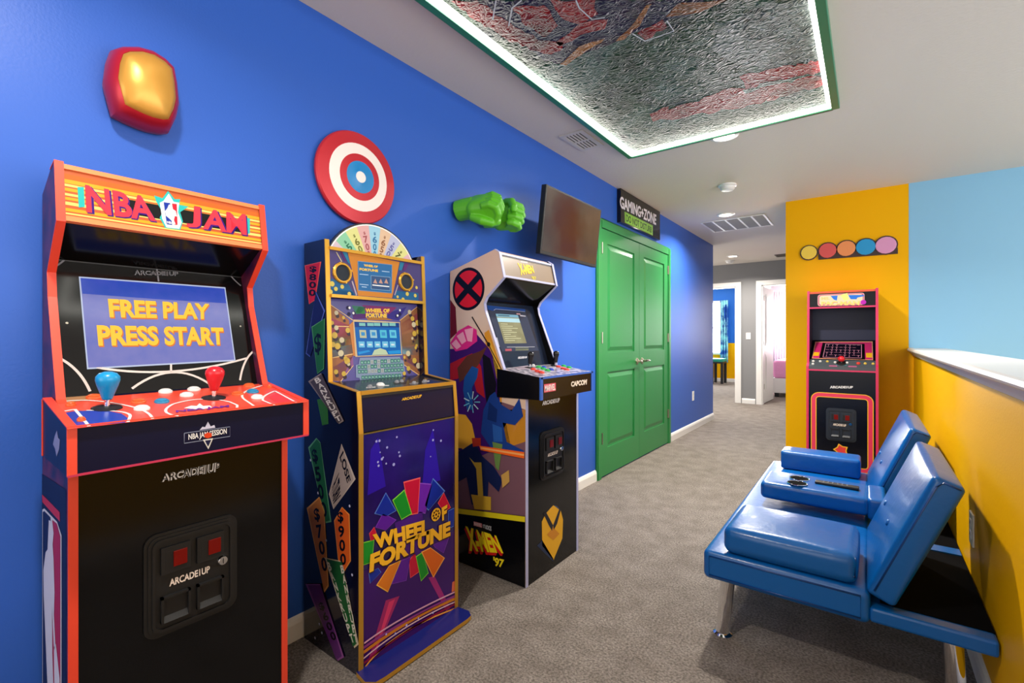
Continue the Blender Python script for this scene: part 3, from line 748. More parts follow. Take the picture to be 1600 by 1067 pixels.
# ================================================================== cabinet 2: gold edged, prize wheel on top
Y2, Y3 = .963, 1.444
B = thing('arcade_cabinet', (-1.55, (Y2 + Y3) / 2, 0), 'purple arcade cabinet with gold edging and a half prize wheel rising from its top', 'arcade machine')
GOLD = M('gold_trim', 'cf9a34', .28, metal=.55)
MID = M('midnight_gloss_board', '0a0a1e', .1, coat=.5)
prof = [(-1.722, 0), (-1.722, 1.506), (-1.583, 1.507), (-1.558, .985), (-1.389, .961), (-1.376, .82), (-1.376, 0)]
edge = prof[2:]
def col(h): return P(h, .25)
def vtext(m, F, t, q, mt, lay): m.txt(F, t, [q[1], q[2], q[3], q[0]], mt, lay, .03)
def side2(y0, y1, near):
    m = MB().prism(prof, XZ, y0, y1, MID)
    if near:
        F = ply(y0); k = xy(2.54, 470, 640); a4 = xy(3.811, 460, 340); a5 = xy(2.1036, 460, 560)
        T = col('0a0a12')
        def card(pts, hx, hl, lay):
            m.dec(F, pts, P(hl, .3), lay); c = (sum(p[0] for p in pts) / len(pts), sum(p[1] for p in pts) / len(pts))
            m.dec(F, [(c[0] + (p[0] - c[0]) * .88, c[1] + (p[1] - c[1]) * .97) for p in pts], P(hx, .3), lay + 1)
        card(a4((62, 285), (160, 262), (125, 490), (88, 515)), 'b81830', 'e05a50', 1)
        m.stack(F, '$800', *a4((114, 285), (108, 470)), 11, T, 3)
        card(a4((130, 440), (185, 555), (95, 830), (70, 810)), '141c50', '4a5cb0', 3)
        card(a4((105, 650), (185, 600), (180, 900), (140, 930)), '1c5a30', '4a8a5a', 5)
        m.txt(F, '$', a4((120, 700), (165, 680), (165, 810), (130, 825)), T, 7, .02)
        card(a5((75, 135), (108, 130), (112, 215), (92, 220)), '2f6a2c', '3c7a38', 1)
        card(a5((48, 75), (90, 48), (165, 205), (150, 215)), '4a4044', '8a7c7c', 7)
        m.stack(F, 'BANKRUPT', *a5((76, 62), (152, 206)), 9, P('d8d0cc', .3), 9)
        card(k((30, 150), (62, 112), (78, 130), (122, 445), (100, 450)), '1c5a38', '5a9a78', 1)
        m.stack(F, '$500', *k((52, 150), (98, 430)), 8.5, T, 3)
        card(k((162, 135), (218, 275), (130, 395), (112, 335)), '9c8c88', 'b8a8a0', 1)
        m.txt(F, 'LOSE', k((170, 160), (200, 280), (186, 292), (155, 190)), T, 3, .03)
        m.txt(F, 'A TURN', k((152, 240), (160, 340), (130, 375), (125, 310)), T, 3, .03)
        card(k((25, 390), (75, 345), (95, 400), (112, 700), (95, 725)), 'b06a2c', 'd89a50', 3)
        m.stack(F, '$700', *k((62, 385), (100, 645)), 8.5, T, 5)
        card(k((133, 440), (165, 385), (195, 415), (200, 600), (175, 640), (150, 600)), 'c85418', 'e08a40', 3)
        m.stack(F, '$900', *k((158, 400), (172, 620)), 9, T, 5)
        card(k((95, 585), (165, 600), (232, 930), (215, 945)), '1a5228', 'b8a890', 5)
        m.stack(F, 'BANKRUPT', *k((165, 612), (225, 925)), 5, P('c8c0b4', .3), 7)
        m.stack(F, 'BANKRUPT', *k((110, 600), (212, 925)), 5, P('c8c0b4', .3), 7)
        card(k((22, 690), (80, 690), (175, 980), (150, 995)), '58206a', '8a4a90', 7)
        m.stack(F, '$600', *k((80, 760), (140, 915)), 8, T, 9)
        for p in k((195, 382), (70, 330), (102, 518), (85, 885), (75, 850), (58, 905), (40, 200), (205, 655)): m.dot(F, p, .005, P('b8b8d8', .3), 3, 8)
    o = m.build('side_panel', B)
    e = MB().strip(edge, XZ, y0 - .001, y1 + .001, .0035, GOLD)
    tag(e.build('edge_trim', o), 'gold edge trim')
side2(Y2, Y2 + .0155, True); side2(Y3 - .0155, Y3, False)
ia, ib = Y2 + .0155, Y3 - .0155
MB().box(-1.722, -1.71, ia, ib, 0, 1.50, BLKM).build('back_panel', B)
MB().box(-1.71, -1.6, ia, ib, 1.475, 1.487, MID).build('top_panel', B)
# prize wheel
FW = Plane((-1.63, 1.2165, 1.382), (0, 1, 0), (0, 0, 1))
m = MB(); n = 36
ring = [(.2345 * math.cos(math.pi * i / n), .2345 * math.sin(math.pi * i / n)) for i in range(n + 1)] + [(-.2345, -.02), (.2345, -.02)]
m.prism(ring, lambda p, a: FW.at(p[0], p[1], a), -.018, 0, M('wheel_rim_black', '101018', .35))
ring = [(.229 * math.cos(math.pi * i / n), .229 * math.sin(math.pi * i / n)) for i in range(n + 1)]
m.decl(FW, ring, WH, 1)
sg = [('f0c0c8', '$350', 'a04060'), ('f0ec98', '$700', '4a4a20'), ('c8cce8', '$500', '5a5a98'), ('f2cca8', '$650', '8a5a3a'), ('a8dcf0', '$600', '2a6a98'), ('f0b8b4', '$700', '9a4a50'), ('f0ec98', '$600', '6a6a28'), ('98dcb0', '$500', '1c6a4a'), ('e8d0d8', '$800', '7a4a70')]
for i, (hx, tx, tc_) in enumerate(sg):
    a0 = math.radians(90 + (i - 4) * 15 - 7.5); a1 = a0 + math.radians(15); r0, r1 = .07, .224
    pts = [(r0 * math.cos(a0), r0 * math.sin(a0))] + [(r1 * math.cos(a0 + (a1 - a0) * j / 4), r1 * math.sin(a0 + (a1 - a0) * j / 4)) for j in range(5)] + [(r0 * math.cos(a1), r0 * math.sin(a1))]
    m.decl(FW, pts, P(hx, .35, emit=.25), 2)
    ac = (a0 + a1) / 2; ru = V3((math.cos(ac), math.sin(ac))); tu = V3((ru.y, -ru.x))
    for j, ch in enumerate(tx):
        r = .212 - (.018 if j == 0 else .0305 * j + .012); hh = .013 if j == 0 else .0275; hw = .010 if j == 0 else .021 * (r / .2 + .15)
        vs, fs = text_mesh(ch, .025)
        m.mesh([FW.at(*(ru * (r - hh / 2 + hh * y) + tu * (hw * (x - .5))), .002) for x, y in vs], fs, P(tc_, .35))
m.build('prize_wheel', B)
# speaker panel
FU = Plane((-1.5725, 0, 1.300), (0, 1, 0), (-.0095, 0, .175))
m = MB(); m.fbox(FU, ia, ib, 0, .178, -.012, 0, M('purple_print_board', '4a3a86', .3, emit=.1))  # slight glow mixed into the printed board
k3 = xy(7.62, 470, 345)
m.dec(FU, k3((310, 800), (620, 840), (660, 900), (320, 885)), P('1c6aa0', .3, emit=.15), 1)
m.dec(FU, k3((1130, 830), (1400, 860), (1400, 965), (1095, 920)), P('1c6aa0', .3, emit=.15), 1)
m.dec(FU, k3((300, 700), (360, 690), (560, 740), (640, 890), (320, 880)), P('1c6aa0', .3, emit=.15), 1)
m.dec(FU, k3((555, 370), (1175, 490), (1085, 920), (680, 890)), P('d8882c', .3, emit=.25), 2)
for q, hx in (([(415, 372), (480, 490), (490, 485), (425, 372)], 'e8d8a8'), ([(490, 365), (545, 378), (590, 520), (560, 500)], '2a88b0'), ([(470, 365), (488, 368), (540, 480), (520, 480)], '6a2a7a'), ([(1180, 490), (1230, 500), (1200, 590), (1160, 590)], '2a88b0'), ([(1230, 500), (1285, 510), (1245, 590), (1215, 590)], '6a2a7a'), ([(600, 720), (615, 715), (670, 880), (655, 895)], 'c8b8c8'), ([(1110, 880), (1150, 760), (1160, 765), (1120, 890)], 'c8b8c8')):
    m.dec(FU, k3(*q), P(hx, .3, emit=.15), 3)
for p, r in (((370, 750), .010), ((415, 810), .008), ((490, 785), .008), ((350, 845), .009), ((575, 870), .008), ((1265, 870), .009), ((1215, 935), .008), ((1375, 795), .007), ((1150, 905), .006), ((1360, 890), .008)): m.dot(FU, k3(p)[0], r, P('e8d060', .3, emit=.2), 3, 12)
m.dec(FU, k3((672, 478), (1085, 522), (1080, 865), (680, 830)), P('6a86a8', .3), 4)
m.dec(FU, k3((680, 486), (1078, 528), (1073, 857), (687, 822)), P('2c6aa0', .2, emit=.35), 5)
m.txt(FU, 'WHEEL OF', k3((745, 515), (910, 535), (910, 560), (748, 545)), GY, 6, .05)
m.txt(FU, 'FORTUNE', k3((692, 560), (915, 582), (915, 612), (694, 590)), GY, 6, .05)
m.dec(FU, k3((828, 650), (1060, 670), (1058, 835), (830, 815)), P('8ab0d0', .2, emit=.3), 6)
m.dec(FU, k3((833, 656), (1055, 676), (1053, 829), (835, 810)), P('3a5a88', .2, emit=.25), 7)
for x in (880, 945, 1010): m.dec(FU, k3((x - 25, 740), (x, 690), (x + 25, 750)), P('c89a8a', .2, emit=.3), 8)
m.stroke(FU, k3((845, 765), (1045, 785)), .004, WH, 8)
for q in ([(695, 635), (800, 645)], [(695, 755), (800, 765)], [(720, 785), (780, 792)], [(960, 600), (1050, 610)]): m.stroke(FU, k3(*q), .0025, P('b8d0e8', .2, emit=.4), 6)
up = m.build('speaker_panel', B)
for p, hx in (((490, 622), 0), ((1248, 728), 1)):
    o = FU.hit(k3(p)[0]); g = MB()
    g.lathe([(.040, 0), (.040, .005), (.036, .009), (.031, .009), (.030, .004)], o, FU.n, GOLD, 28, cap=False)
    for a in range(4): g.lathe([(.004, 0), (.004, .010)], o + (FU.u * math.cos(a * 1.571 + .3) + FU.v * math.sin(a * 1.571 + .3)) * .0375, FU.n, GOLD, 8)
    sp = g.build('speaker_ring', up, smooth=True)
    tag(MB().lathe([(.031, 0), (.031, .0035), (.0005, .005)], o, FU.n, M('speaker_mesh', '1a2430', .8, bump=(900, .6, .001)), 28).build('speaker_grille', sp), 'dark round speaker grille')
e = MB(); e.fbox(FU, ia, ib, .170, .182, 0, .010, GOLD); e.fbox(FU, ia, ib, -.006, .006, 0, .012, GOLD); tag(e.build('gold_bar', B), 'gold bars above and below the speakers')
# main screen panel
FS2 = Plane((-1.592, 0, .975), (0, 1, 0), (-.018, 0, .318))
k4 = xy(6.668, 500, 460)
m = MB(); m.fbox(FS2, ia, ib, 0, .320, -.012, 0, M('violet_print_board', '6a62b4', .22, emit=.12))  # board print given a faint glow of its own
for q, hx in (([(90, 95), (300, 265), (345, 640), (215, 905), (130, 900)], 'c07848'), ([(1010, 130), (835, 270), (870, 730), (1050, 860), (1075, 860)], 'b87850'),
              ([(110, 240), (320, 330), (330, 470), (120, 440)], 'd06080'), ([(120, 420), (330, 440), (340, 560), (125, 560)], '8a9a6a'), ([(125, 560), (340, 520), (345, 610), (130, 660)], '7aa0b0'), ([(130, 760), (340, 640), (350, 740), (210, 905)], 'a86aa8'),
              ([(850, 300), (1020, 190), (1025, 330), (850, 400)], 'd06078'), ([(850, 420), (1030, 380), (1035, 520), (850, 540)], '8aa07a'), ([(850, 540), (1035, 530), (1040, 640), (860, 620)], '8ab0c0'), ([(870, 680), (1045, 660), (1060, 800)], 'a8689a'),
              ([(330, 115), (480, 130), (420, 200), (380, 210)], '4a9a80'), ([(400, 130), (470, 135), (465, 205), (370, 190)], '4aa84a'), ([(440, 110), (800, 135), (720, 205), (480, 190)], 'a83a8a'), ([(340, 205), (480, 200), (480, 250), (345, 262)], '6a2a8a'), ([(690, 200), (900, 130), (820, 270), (690, 250)], '4a3aa8'), ([(480, 240), (690, 240), (760, 268), (500, 268)], 'd08a3a')):
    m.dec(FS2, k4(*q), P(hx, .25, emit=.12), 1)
for p, q in (((90, 95), (340, 268)), ((1010, 130), (830, 272)), ((215, 905), (345, 740)), ((1060, 860), (870, 730)), ((130, 660), (345, 620)), ((120, 330), (320, 335))): m.stroke(FS2, k4(p, q), .003, P('e8c080', .3), 2)
rnd = random.Random(3)
for bx0, bx1, bl in ((100, 345, 1), (850, 1050, 1)):
    for i in range(15):
        x = rnd.uniform(bx0 + 20, bx1 - 25); y = 190 + i * 46 + rnd.uniform(-20, 20); r = rnd.uniform(.006, .013)
        if bx0 < 200 and x < 130 + y * .04 - 30: x += 30
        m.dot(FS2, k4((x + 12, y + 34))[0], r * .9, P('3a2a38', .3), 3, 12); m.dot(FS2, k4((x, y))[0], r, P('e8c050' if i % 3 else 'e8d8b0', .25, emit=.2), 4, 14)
for p in ((300, 205), (350, 195), (830, 205), (800, 225), (290, 140)): m.dot(FS2, k4(p)[0], .008, P('20184a', .3), 3, 10)
for p in ((305, 140), (345, 195), (830, 165), (805, 220)): m.dot(FS2, k4(p)[0], .005, WH, 4, 10)
m.txt(FS2, 'WHEEL OF', k4((470, 145), (722, 150), (722, 192), (470, 188)), GY, 4, .05)
m.txt(FS2, 'FORTUNE', k4((475, 195), (695, 198), (695, 243), (475, 240)), GY, 4, .05)
m.dec(FS2, k4((340, 262), (828, 290), (852, 632), (365, 650)), P('c8b088', .25), 5)
m.dec(FS2, k4((300, 320), (345, 275), (370, 640), (345, 640)), P('c07a40', .25), 4)
m.dec(FS2, k4((410, 660), (828, 650), (838, 680), (868, 690), (880, 800), (852, 815), (855, 858), (418, 905), (408, 870), (372, 865), (368, 735), (400, 728)), P('a0b4d8', .25, emit=.1), 5)
for r in range(4):
    x0, x1, y = [(415, 832, 682), (385, 862, 730), (388, 868, 778), (425, 842, 838)][r]
    nn = 12 if r in (0, 3) else 14
    for i in range(nn):
        a = x0 + (x1 - x0) * i / nn; ww = (x1 - x0) / nn; yy = y + 26 - 22 * (i / nn)
        lit = (r < 3 and 2 <= i <= 8 and rnd.random() < .6)
        m.dec(FS2, k4((a + 3, yy - 18), (a + ww - 3, yy - 19), (a + ww - 2, yy + 19), (a + 4, yy + 20)), P('c8d4d0' if lit else '3a8a7a', .25, emit=.15), 6)
        m.txt(FS2, '6' if not lit else 'AEORLNST'[rnd.randrange(8)], k4((a + 9, yy - 11), (a + ww - 9, yy - 12), (a + ww - 9, yy + 11), (a + 10, yy + 12)), P('a8d8c8' if not lit else '60686c', .3), 7, .0)
sp = m.build('play_panel', B)
m = MB()
m.dec(FS2, k4((352, 285), (818, 298), (842, 622), (385, 640)), P('1a6ab8', .15, emit=.5), 6)
m.dec(FS2, k4((352, 285), (818, 298), (822, 345), (357, 340)), P('143a80', .15, emit=.4), 7)
for x in (400, 485, 555, 640, 715): m.dec(FS2, k4((x, 296), (x + 65, 298), (x + 68, 330), (x + 2, 328)), P('8acac0', .15, emit=.5), 8)
for x, hx in ((402, 'c8c8a0'), (512, 'a8d0d8'), (615, '5ac8e0'), (715, '6ad0e8')):
    m.dec(FS2, k4((x, 370), (x + 70, 372), (x + 78, 455), (x + 8, 452)), P(hx, .15, emit=.5), 8); m.dec(FS2, k4((x + 18, 392), (x + 56, 394), (x + 60, 430), (x + 22, 430)), P('3a8ac0', .15, emit=.4), 9)
for x in (395, 480, 560, 640, 718): m.dec(FS2, k4((x, 490), (x + 62, 490), (x + 66, 552), (x + 5, 552)), P('78c8e8', .15, emit=.5), 8); m.dec(FS2, k4((x + 14, 515), (x + 50, 515), (x + 52, 532), (x + 17, 532)), P('e0f0f4', .15, emit=.5), 9)
m.dec(FS2, k4((535, 632), (560, 580), (620, 560), (680, 580), (705, 625)), P('c8d8b0', .15, emit=.5), 8)
m.dec(FS2, k4((390, 600), (500, 580), (520, 595), (400, 625)), P('2a9ae0', .15, emit=.5), 8); m.dec(FS2, k4((700, 590), (830, 580), (838, 615), (715, 620)), P('2a9ae0', .15, emit=.5), 8)
m.build('screen', B)
# deck
m = MB(); m.hexa([(-1.60, ia, .95), (-1.385, ia, .94), (-1.385, ib, .94), (-1.60, ib, .95), (-1.60, ia, .982), (-1.386, ia, .958), (-1.386, ib, .958), (-1.60, ib, .982)], M('deck_board', '20242c', .2))
FK = Plane((-1.386, 0, .958), (0, 1, 0), (-.214, 0, .024))
for q, hx in (([(480, 965), (580, 960), (580, 972), (480, 978)], 'b8b8b8'), ([(610, 945), (720, 945), (720, 955), (610, 955)], 'c8c8c8'), ([(760, 915), (905, 905), (900, 930), (770, 940)], '0c0c0e'), ([(930, 925), (1025, 915), (1020, 935), (935, 940)], '6a6a70'), ([(1060, 905), (1140, 895), (1140, 912), (1062, 920)], '9a9aa0')): m.dec(FK, k4(*q), P(hx, .3), 1)
dk = m.build('control_deck', B)
for p in ((630, 945),): button(FK, k4(p)[0], .015, BT['w'], dk)
for p in ((520, 968), (800, 918), (850, 912), (980, 928), (1090, 910)): button(FK, k4(p)[0], .009, M('button_grey', '8a8a90', .3), dk)
# front
FV = MB(); FV.hexa([(-1.40, ia, .822), (-1.379, ia, .822), (-1.379, ib, .822), (-1.40, ib, .822), (-1.41, ia, .952), (-1.3905, ia, .952), (-1.3905, ib, .952), (-1.41, ib, .952)], M('navy_gloss_board', '0e0e34', .18, spec=.25))
FQ = Plane((-1.379, 0, .822), (0, 1, 0), (-.0115, 0, .13))
q = xy(5.927, 470, 600)((935, 130), (1120, 95), (1115, 125), (932, 155))
FV.txt(FQ, 'ARCADE1UP', q, P('e0a82c', .3), 2, .05)
FV.build('drawer_front', B)
e = MB(); e.box(-1.392, -1.383, ia, ib, .950, .964, GOLD); e.box(-1.385, -1.377, ia, ib, .814, .819, M('dark_gold', '8a7030', .3, metal=.5)); tag(e.build('gold_bar', B), 'gold bars round the navy drawer front')
PURP = M('purple_gloss_print', '2c1270', .16, var=(4, '140a40', .2), coat=.3)
m = MB(); m.box(-1.395, -1.378, ia, ib, 0, .816, PURP); FP = plx(-1.378)
k5 = xy(2.1036, 460, 560)
m.dec(FP, k5((225, 700), (540, 560), (540, 830), (225, 1010)), P('3c1468', .18), 1)
for q, hx in (([(250, 300), (275, 260), (300, 420), (240, 450)], '3018a0'), ([(430, 300), (455, 230), (480, 400), (420, 420)], '3018a0')): m.dec(FP, k5(*q), P(hx, .18), 1)
def wed(pts, hx, ol, lay):
    p = k5(*pts); c = (sum(a for a, b in p) / 4, sum(b for a, b in p) / 4)
    m.dec(FP, p, P(ol, .2), lay); m.dec(FP, [(c[0] + (a - c[0]) * .9, c[1] + (b - c[1]) * .93) for a, b in p], P(hx, .2), lay + 1)
for pts, hx, ol, lay in (([(265, 555), (290, 508), (335, 530), (300, 565)], '5a1c98', '7a38b8', 2), ([(262, 510), (300, 440), (335, 500), (300, 520)], '1a2c98', '5a80d8', 2), ([(455, 393), (495, 435), (440, 500), (425, 485)], '1a2c98', '5a80d8', 2), ([(410, 408), (454, 412), (430, 510), (400, 505)], '6a24a8', '8a4ac8', 2),
                         ([(357, 405), (413, 390), (405, 510), (378, 515)], 'c01838', 'f06060', 4), ([(320, 465), (360, 430), (385, 510), (350, 530)], '1c8c28', '8ad840', 6), ([(470, 475), (490, 440), (513, 490), (490, 505)], 'c01838', 'f06060', 4), ([(245, 575), (262, 553), (275, 590), (250, 600)], 'c01838', 'f06060', 2), ([(222, 605), (262, 595), (255, 670), (225, 680)], '1c8c28', '8ad840', 2),
                         ([(243, 705), (275, 688), (285, 702), (248, 740)], '1a2c98', '5a80d8', 2), ([(345, 665), (382, 650), (368, 730), (318, 742)], '5a1c98', '7a38b8', 2), ([(268, 745), (310, 680), (350, 662), (306, 768)], 'd87820', 'f8c050', 4), ([(376, 665), (395, 635), (412, 700), (380, 722)], 'c01838', 'f06060', 2), ([(398, 650), (420, 635), (440, 705), (415, 732)], '1c8c28', '8ad840', 4), ([(455, 612), (508, 588), (490, 640), (462, 622)], '5a1c98', '7a38b8', 2), ([(415, 635), (445, 620), (493, 655), (455, 720)], 'd86418', 'f8b050', 6), ([(505, 500), (525, 490), (523, 552), (505, 560)], '1a2c98', '5a80d8', 2), ([(330, 540), (420, 500), (430, 640), (340, 660)], '4a1c80', '4a1c80', 2)):
    wed(pts, hx, ol, lay)
DKB = P('40200c', .25)
G1 = P('f0b428', .25)
for t_, q, lay in (('WHEEL', [(254, 578), (440, 526), (440, 577), (262, 626)], 8), ('FORTUNE', [(247, 642), (510, 532), (510, 582), (243, 704)], 8), ('F', [(481, 490), (500, 479), (496, 526), (483, 533)], 8)):
    m.txt(FP, t_, k5(*[(a + 1.5, b + 3.5) for a, b in q]), DKB, lay, .06); m.txt(FP, t_, k5(*q), G1, lay + 2, .055)
c0 = k5((463, 512))[0]
m.dot(FP, c0, .0265, DKB, 8, 20); m.dot(FP, c0, .0255, G1, 10, 20)
for i in range(8):
    a = i * .785; h0 = FP.hit(c0, 11); m.face([h0 + FP.u * (.015 * math.cos(a) + .005 * math.cos(b)) + FP.v * (.015 * math.sin(a) + .005 * math.sin(b)) for b in [j * 1.05 for j in range(6)]], DKB)
m.dot(FP, c0, .005, DKB, 11, 10)
for q, hx, lay in (([(300, 795), (345, 780), (268, 965), (240, 1000)], 'a02868', 2), ([(440, 720), (460, 715), (512, 820), (498, 830)], 'a02878', 2), ([(310, 800), (330, 790), (275, 940), (262, 965)], 'd83a70', 3), ([(518, 735), (530, 728), (532, 760), (516, 768)], 'd86a50', 3)): m.dec(FP, k5(*q), P(hx, .2), lay)
for q, wd_, hx in ((((228, 935), (360, 850), (530, 765)), .006, 'd8a0c0'), (((226, 950), (360, 865), (530, 778)), .010, '8a3a80'), (((226, 965), (380, 862), (530, 788)), .012, 'c87820'), (((226, 985), (370, 880), (530, 798)), .005, 'e0b8c8'), (((228, 1000), (370, 895), (530, 805)), .008, '8a1838'), (((232, 1012), (350, 905), (530, 820)), .006, 'f0a040')):
    m.stroke(FP, k5(*arc3(*q, 12)), wd_, P(hx, .2), 5)
for p in ((268, 272), (280, 308), (303, 292), (335, 258), (278, 270), (455, 235), (454, 268), (480, 270), (222, 298), (446, 322), (345, 320), (325, 348), (290, 325), (273, 340), (275, 352), (300, 345), (342, 308), (300, 905), (330, 903), (367, 876), (406, 853), (454, 835), (286, 330)): m.dot(FP, k5(p)[0], rnd.uniform(.0025, .006), P('b8b0f0', .2, emit=.2), 6, 8)
m.build('front_panel', B)
pl = MB(); PR = [(-1.378, .93 + .025), (-1.315, .945), (-1.287, .965), (-1.283, 1.0), (-1.283, 1.405), (-1.287, 1.43), (-1.315, 1.448), (-1.378, 1.442)]
pl.prism(PR, lambda p, a: V3((p[0], p[1], a)), .004, .020, M('navy_foot_board', '141c62', .25), GOLD)
tag(pl.build('foot_board', B), 'navy foot board with gold edge')

# ================================================================== cabinet 3: comic art sides, control deck jutting out
Y4, Y5 = 1.766, 2.252
Cc = thing('arcade_cabinet', (-1.5, (Y4 + Y5) / 2, 0), 'cream and purple sided arcade cabinet with a round red X emblem, nearest the green door', 'arcade machine')
LILAC = M('pale_lilac_trim', 'aeb0d8', .4)
BTRIM = M('blue_trim', '3a4aa0', .4)
CREAM = M('cream_print_board', 'd6c2b2', .38, var=(3, 'dcb090', .3))
prof = [(-1.735, 0), (-1.735, 1.49), (-1.438, 1.572), (-1.411, 1.555), (-1.383, 1.434), (-1.49, 1.345), (-1.506, 1.315), (-1.500, 1.28), (-1.385, 1.0), (-1.385, .93), (-1.2535, .90), (-1.2535, 0)]
edge = prof[2:]
def side3(y0, y1, near):
    m = MB().prism(prof, XZ, y0, y1, CREAM if near else BLACK)
    if near:
        F = ply(y0)
        def d_(hx, lay, *pts): m.dec(F, [(max(p[0], 703.6), p[1]) for p in pts], P(hx, .35), lay)
        d_('74505c', 1, (690, 640), (784, 628), (821, 640), (821, 808), (690, 792))
        d_('d8922c', 1, (757, 520), (764, 515), (784, 577), (784, 640), (821, 640), (821, 690), (790, 700), (765, 600))
        d_('e0b040', 2, (764, 528), (782, 575), (782, 615), (776, 590))
        d_('6a1420', 1, (699, 468), (705, 470), (712, 480), (714, 520), (699, 530))
        d_('3c1464', 2, (695, 545), (712, 545), (745, 522), (765, 545), (778, 572), (782, 640), (778, 700), (735, 720), (695, 690))
        d_('d82a80', 3, (702, 536), (716, 517), (732, 508), (745, 515), (746, 533), (730, 545), (712, 549))
        for q in (((706, 537), (713, 530), (721, 541), (714, 546)), ((714, 525), (724, 518), (729, 533), (722, 538)), ((726, 515), (740, 512), (738, 534), (731, 533))): d_('eea0b8', 4, *q)
        d_('a81c26', 3, (695, 568), (720, 560), (738, 552), (752, 572), (758, 622), (745, 612), (735, 575), (715, 592), (695, 594))
        d_('5a3020', 4, (715, 575), (730, 556), (752, 548), (762, 540), (748, 570), (735, 585), (718, 598))
        d_('120e18', 3, (754, 552), (766, 560), (776, 600), (772, 632), (762, 640), (757, 600))
        d_('1c4c94', 5, (726, 590), (738, 572), (748, 576), (746, 590), (738, 606), (740, 640), (730, 640), (724, 610))
        d_('1c3c86', 6, (756, 640), (766, 618), (774, 612), (784, 632), (800, 642), (812, 622), (818, 650), (805, 664), (786, 660), (792, 690), (819, 704), (819, 712), (772, 706), (752, 676))
        d_('162c66', 7, (765, 628), (778, 640), (776, 660), (762, 655)); d_('2a5aa8', 7, (770, 662), (785, 668), (786, 690), (772, 690))
        d_('e2a42c', 6, (700, 645), (728, 648), (738, 662), (744, 690), (738, 722), (722, 700), (700, 700))
        d_('c85020', 7, (700, 650), (715, 652), (716, 672), (700, 690))
        for k in range(9):
            a = k * .7; m.stroke(F, [(738 + 4 * math.cos(a), 628 + 5 * math.sin(a)), (738 + 13 * math.cos(a), 628 + 17 * math.sin(a))], .006, P('b8d4e0' if k % 2 else '6ab0d0', .35), 8)
        m.stroke(F, [(738, 495), (763, 537)], .007, P('241c1c', .35), 5); m.stroke(F, [(763, 537), (784, 577)], .005, P('241c1c', .35), 5); m.dot(F, (764, 538), .011, P('1c1614', .35), 6, 14)
        d_('6a8a4a', 7, (770, 690), (786, 694), (780, 735), (775, 730))
        d_('18224e', 8, (700, 712), (722, 703), (742, 690), (754, 712), (772, 728), (786, 750), (780, 768), (764, 752), (762, 792), (738, 788), (730, 745), (700, 760))
        d_('d0ac3a', 9, (734, 714), (742, 722), (753, 722), (756, 776), (748, 776), (745, 732)); d_('c8a030', 9, (737, 772), (768, 776), (768, 797), (742, 795))
        d_('a02c18', 9, (738, 684), (752, 684), (752, 696), (740, 698)); d_('f0641c', 10, (750, 696), (820, 706), (820, 716), (752, 703)); d_('f8a860', 11, (752, 698), (820, 709), (820, 712), (752, 701))
        d_('c89c50', 9, (784, 742), (796, 734), (797, 752), (786, 762))
        BKS = P('08080c', .12)
        m.dec(F, [(703.6, 791.5), (821.5, 806), (821.5, 917.5), (703.6, 871)], BKS, 12)
        d_('d6c41c', 13, (703.6, 792), (821.5, 806.5), (821.5, 815), (703.6, 800))
        k = xy(7.11, 680, 780)
        m.dec(F, k((437, 240), (530, 265), (530, 312), (437, 287)), P('d87a8a', .35), 13)
        m.txt(F, 'MARVEL', k((443, 246), (526, 269), (526, 307), (443, 283)), P('f0e0e4', .35), 14, .03)
        m.txt(F, 'STUDIOS', k((540, 272), (634, 295), (634, 350), (540, 312)), P('b0b0b4', .35), 14, .03)
        q = [(345, 290), (690, 398), (770, 592), (395, 565)]
        for i in range(4): m.txt(F, 'X-MEN', k(*[(a - 4 * i - 2, b + 9 * i + 4) for a, b in q]), P('c81c1c', .3), 13 + i, .05)
        m.txt(F, 'X-MEN', k(*q), P('f0d81c', .3), 18, .045)
        m.txt(F, "'97", k((655, 630), (778, 662), (765, 755), (655, 735)), P('e8d020', .3), 14, .04)
        c = (731.6, 451.5)
        m.dot(F, c, .108, P('0c0c18', .35), 1, 40); m.dot(F, c, .093, P('d81c2c', .35), 2, 40)
        for s_ in (1, -1):
            h = F.hit(c, 4 + s_)
            dv = (F.u * .78 + F.v * .63 * s_).normalized(); pv = F.n.cross(dv) * .0165
            m.face([h + dv * .096 + pv, h - dv * .096 + pv, h - dv * .096 - pv, h + dv * .096 - pv], P('0c0c18', .35))
    o = m.build('side_panel', Cc)
    e = MB().strip(edge, XZ, y0 - .001, y1 + .001, .003, LILAC)
    tag(e.build('edge_trim', o), 'pale lilac edge trim')
side3(Y4, Y4 + .0155, True); side3(Y5 - .0155, Y5, False)
ia, ib = Y4 + .0155, Y5 - .0155
MB().box(-1.735, -1.72, ia, ib, 0, 1.48, BLKM).build('back_panel', Cc)
MB().hexa([(-1.735, ia, 1.472), (-1.445, ia, 1.555), (-1.445, ib, 1.555), (-1.735, ib, 1.472), (-1.735, ia, 1.488), (-1.44, ia, 1.569), (-1.44, ib, 1.569), (-1.735, ib, 1.488)], CREAM).build('top_panel', Cc)
F3 = Plane((-1.388, 0, 1.436), (0, 1, 0), (-.028, 0, .121))
m = MB(); m.fbox(F3, ia, ib, 0, .124, -.012, 0, M('tan_marquee_board', 'b8a088', .3, emit=.15)); m.fbox(F3, ia, ib, .106, .114, 0, .001, BLKM); m.fbox(F3, ia, ib, .114, .124, 0, .003, LILAC); m.fbox(F3, ia, ib, 0, .010, 0, .002, LILAC)
k6 = xy(8.42, 690, 380)
m.txt(F3, 'X-MEN', k6((990, 262), (1192, 300), (1222, 396), (1042, 425)), P('e89020', .3, emit=.3), 2, .06)
m.txt(F3, 'X-MEN', k6((992, 258), (1192, 296), (1220, 390), (1042, 418)), P('fbe83c', .3, emit=.7), 3, .04)
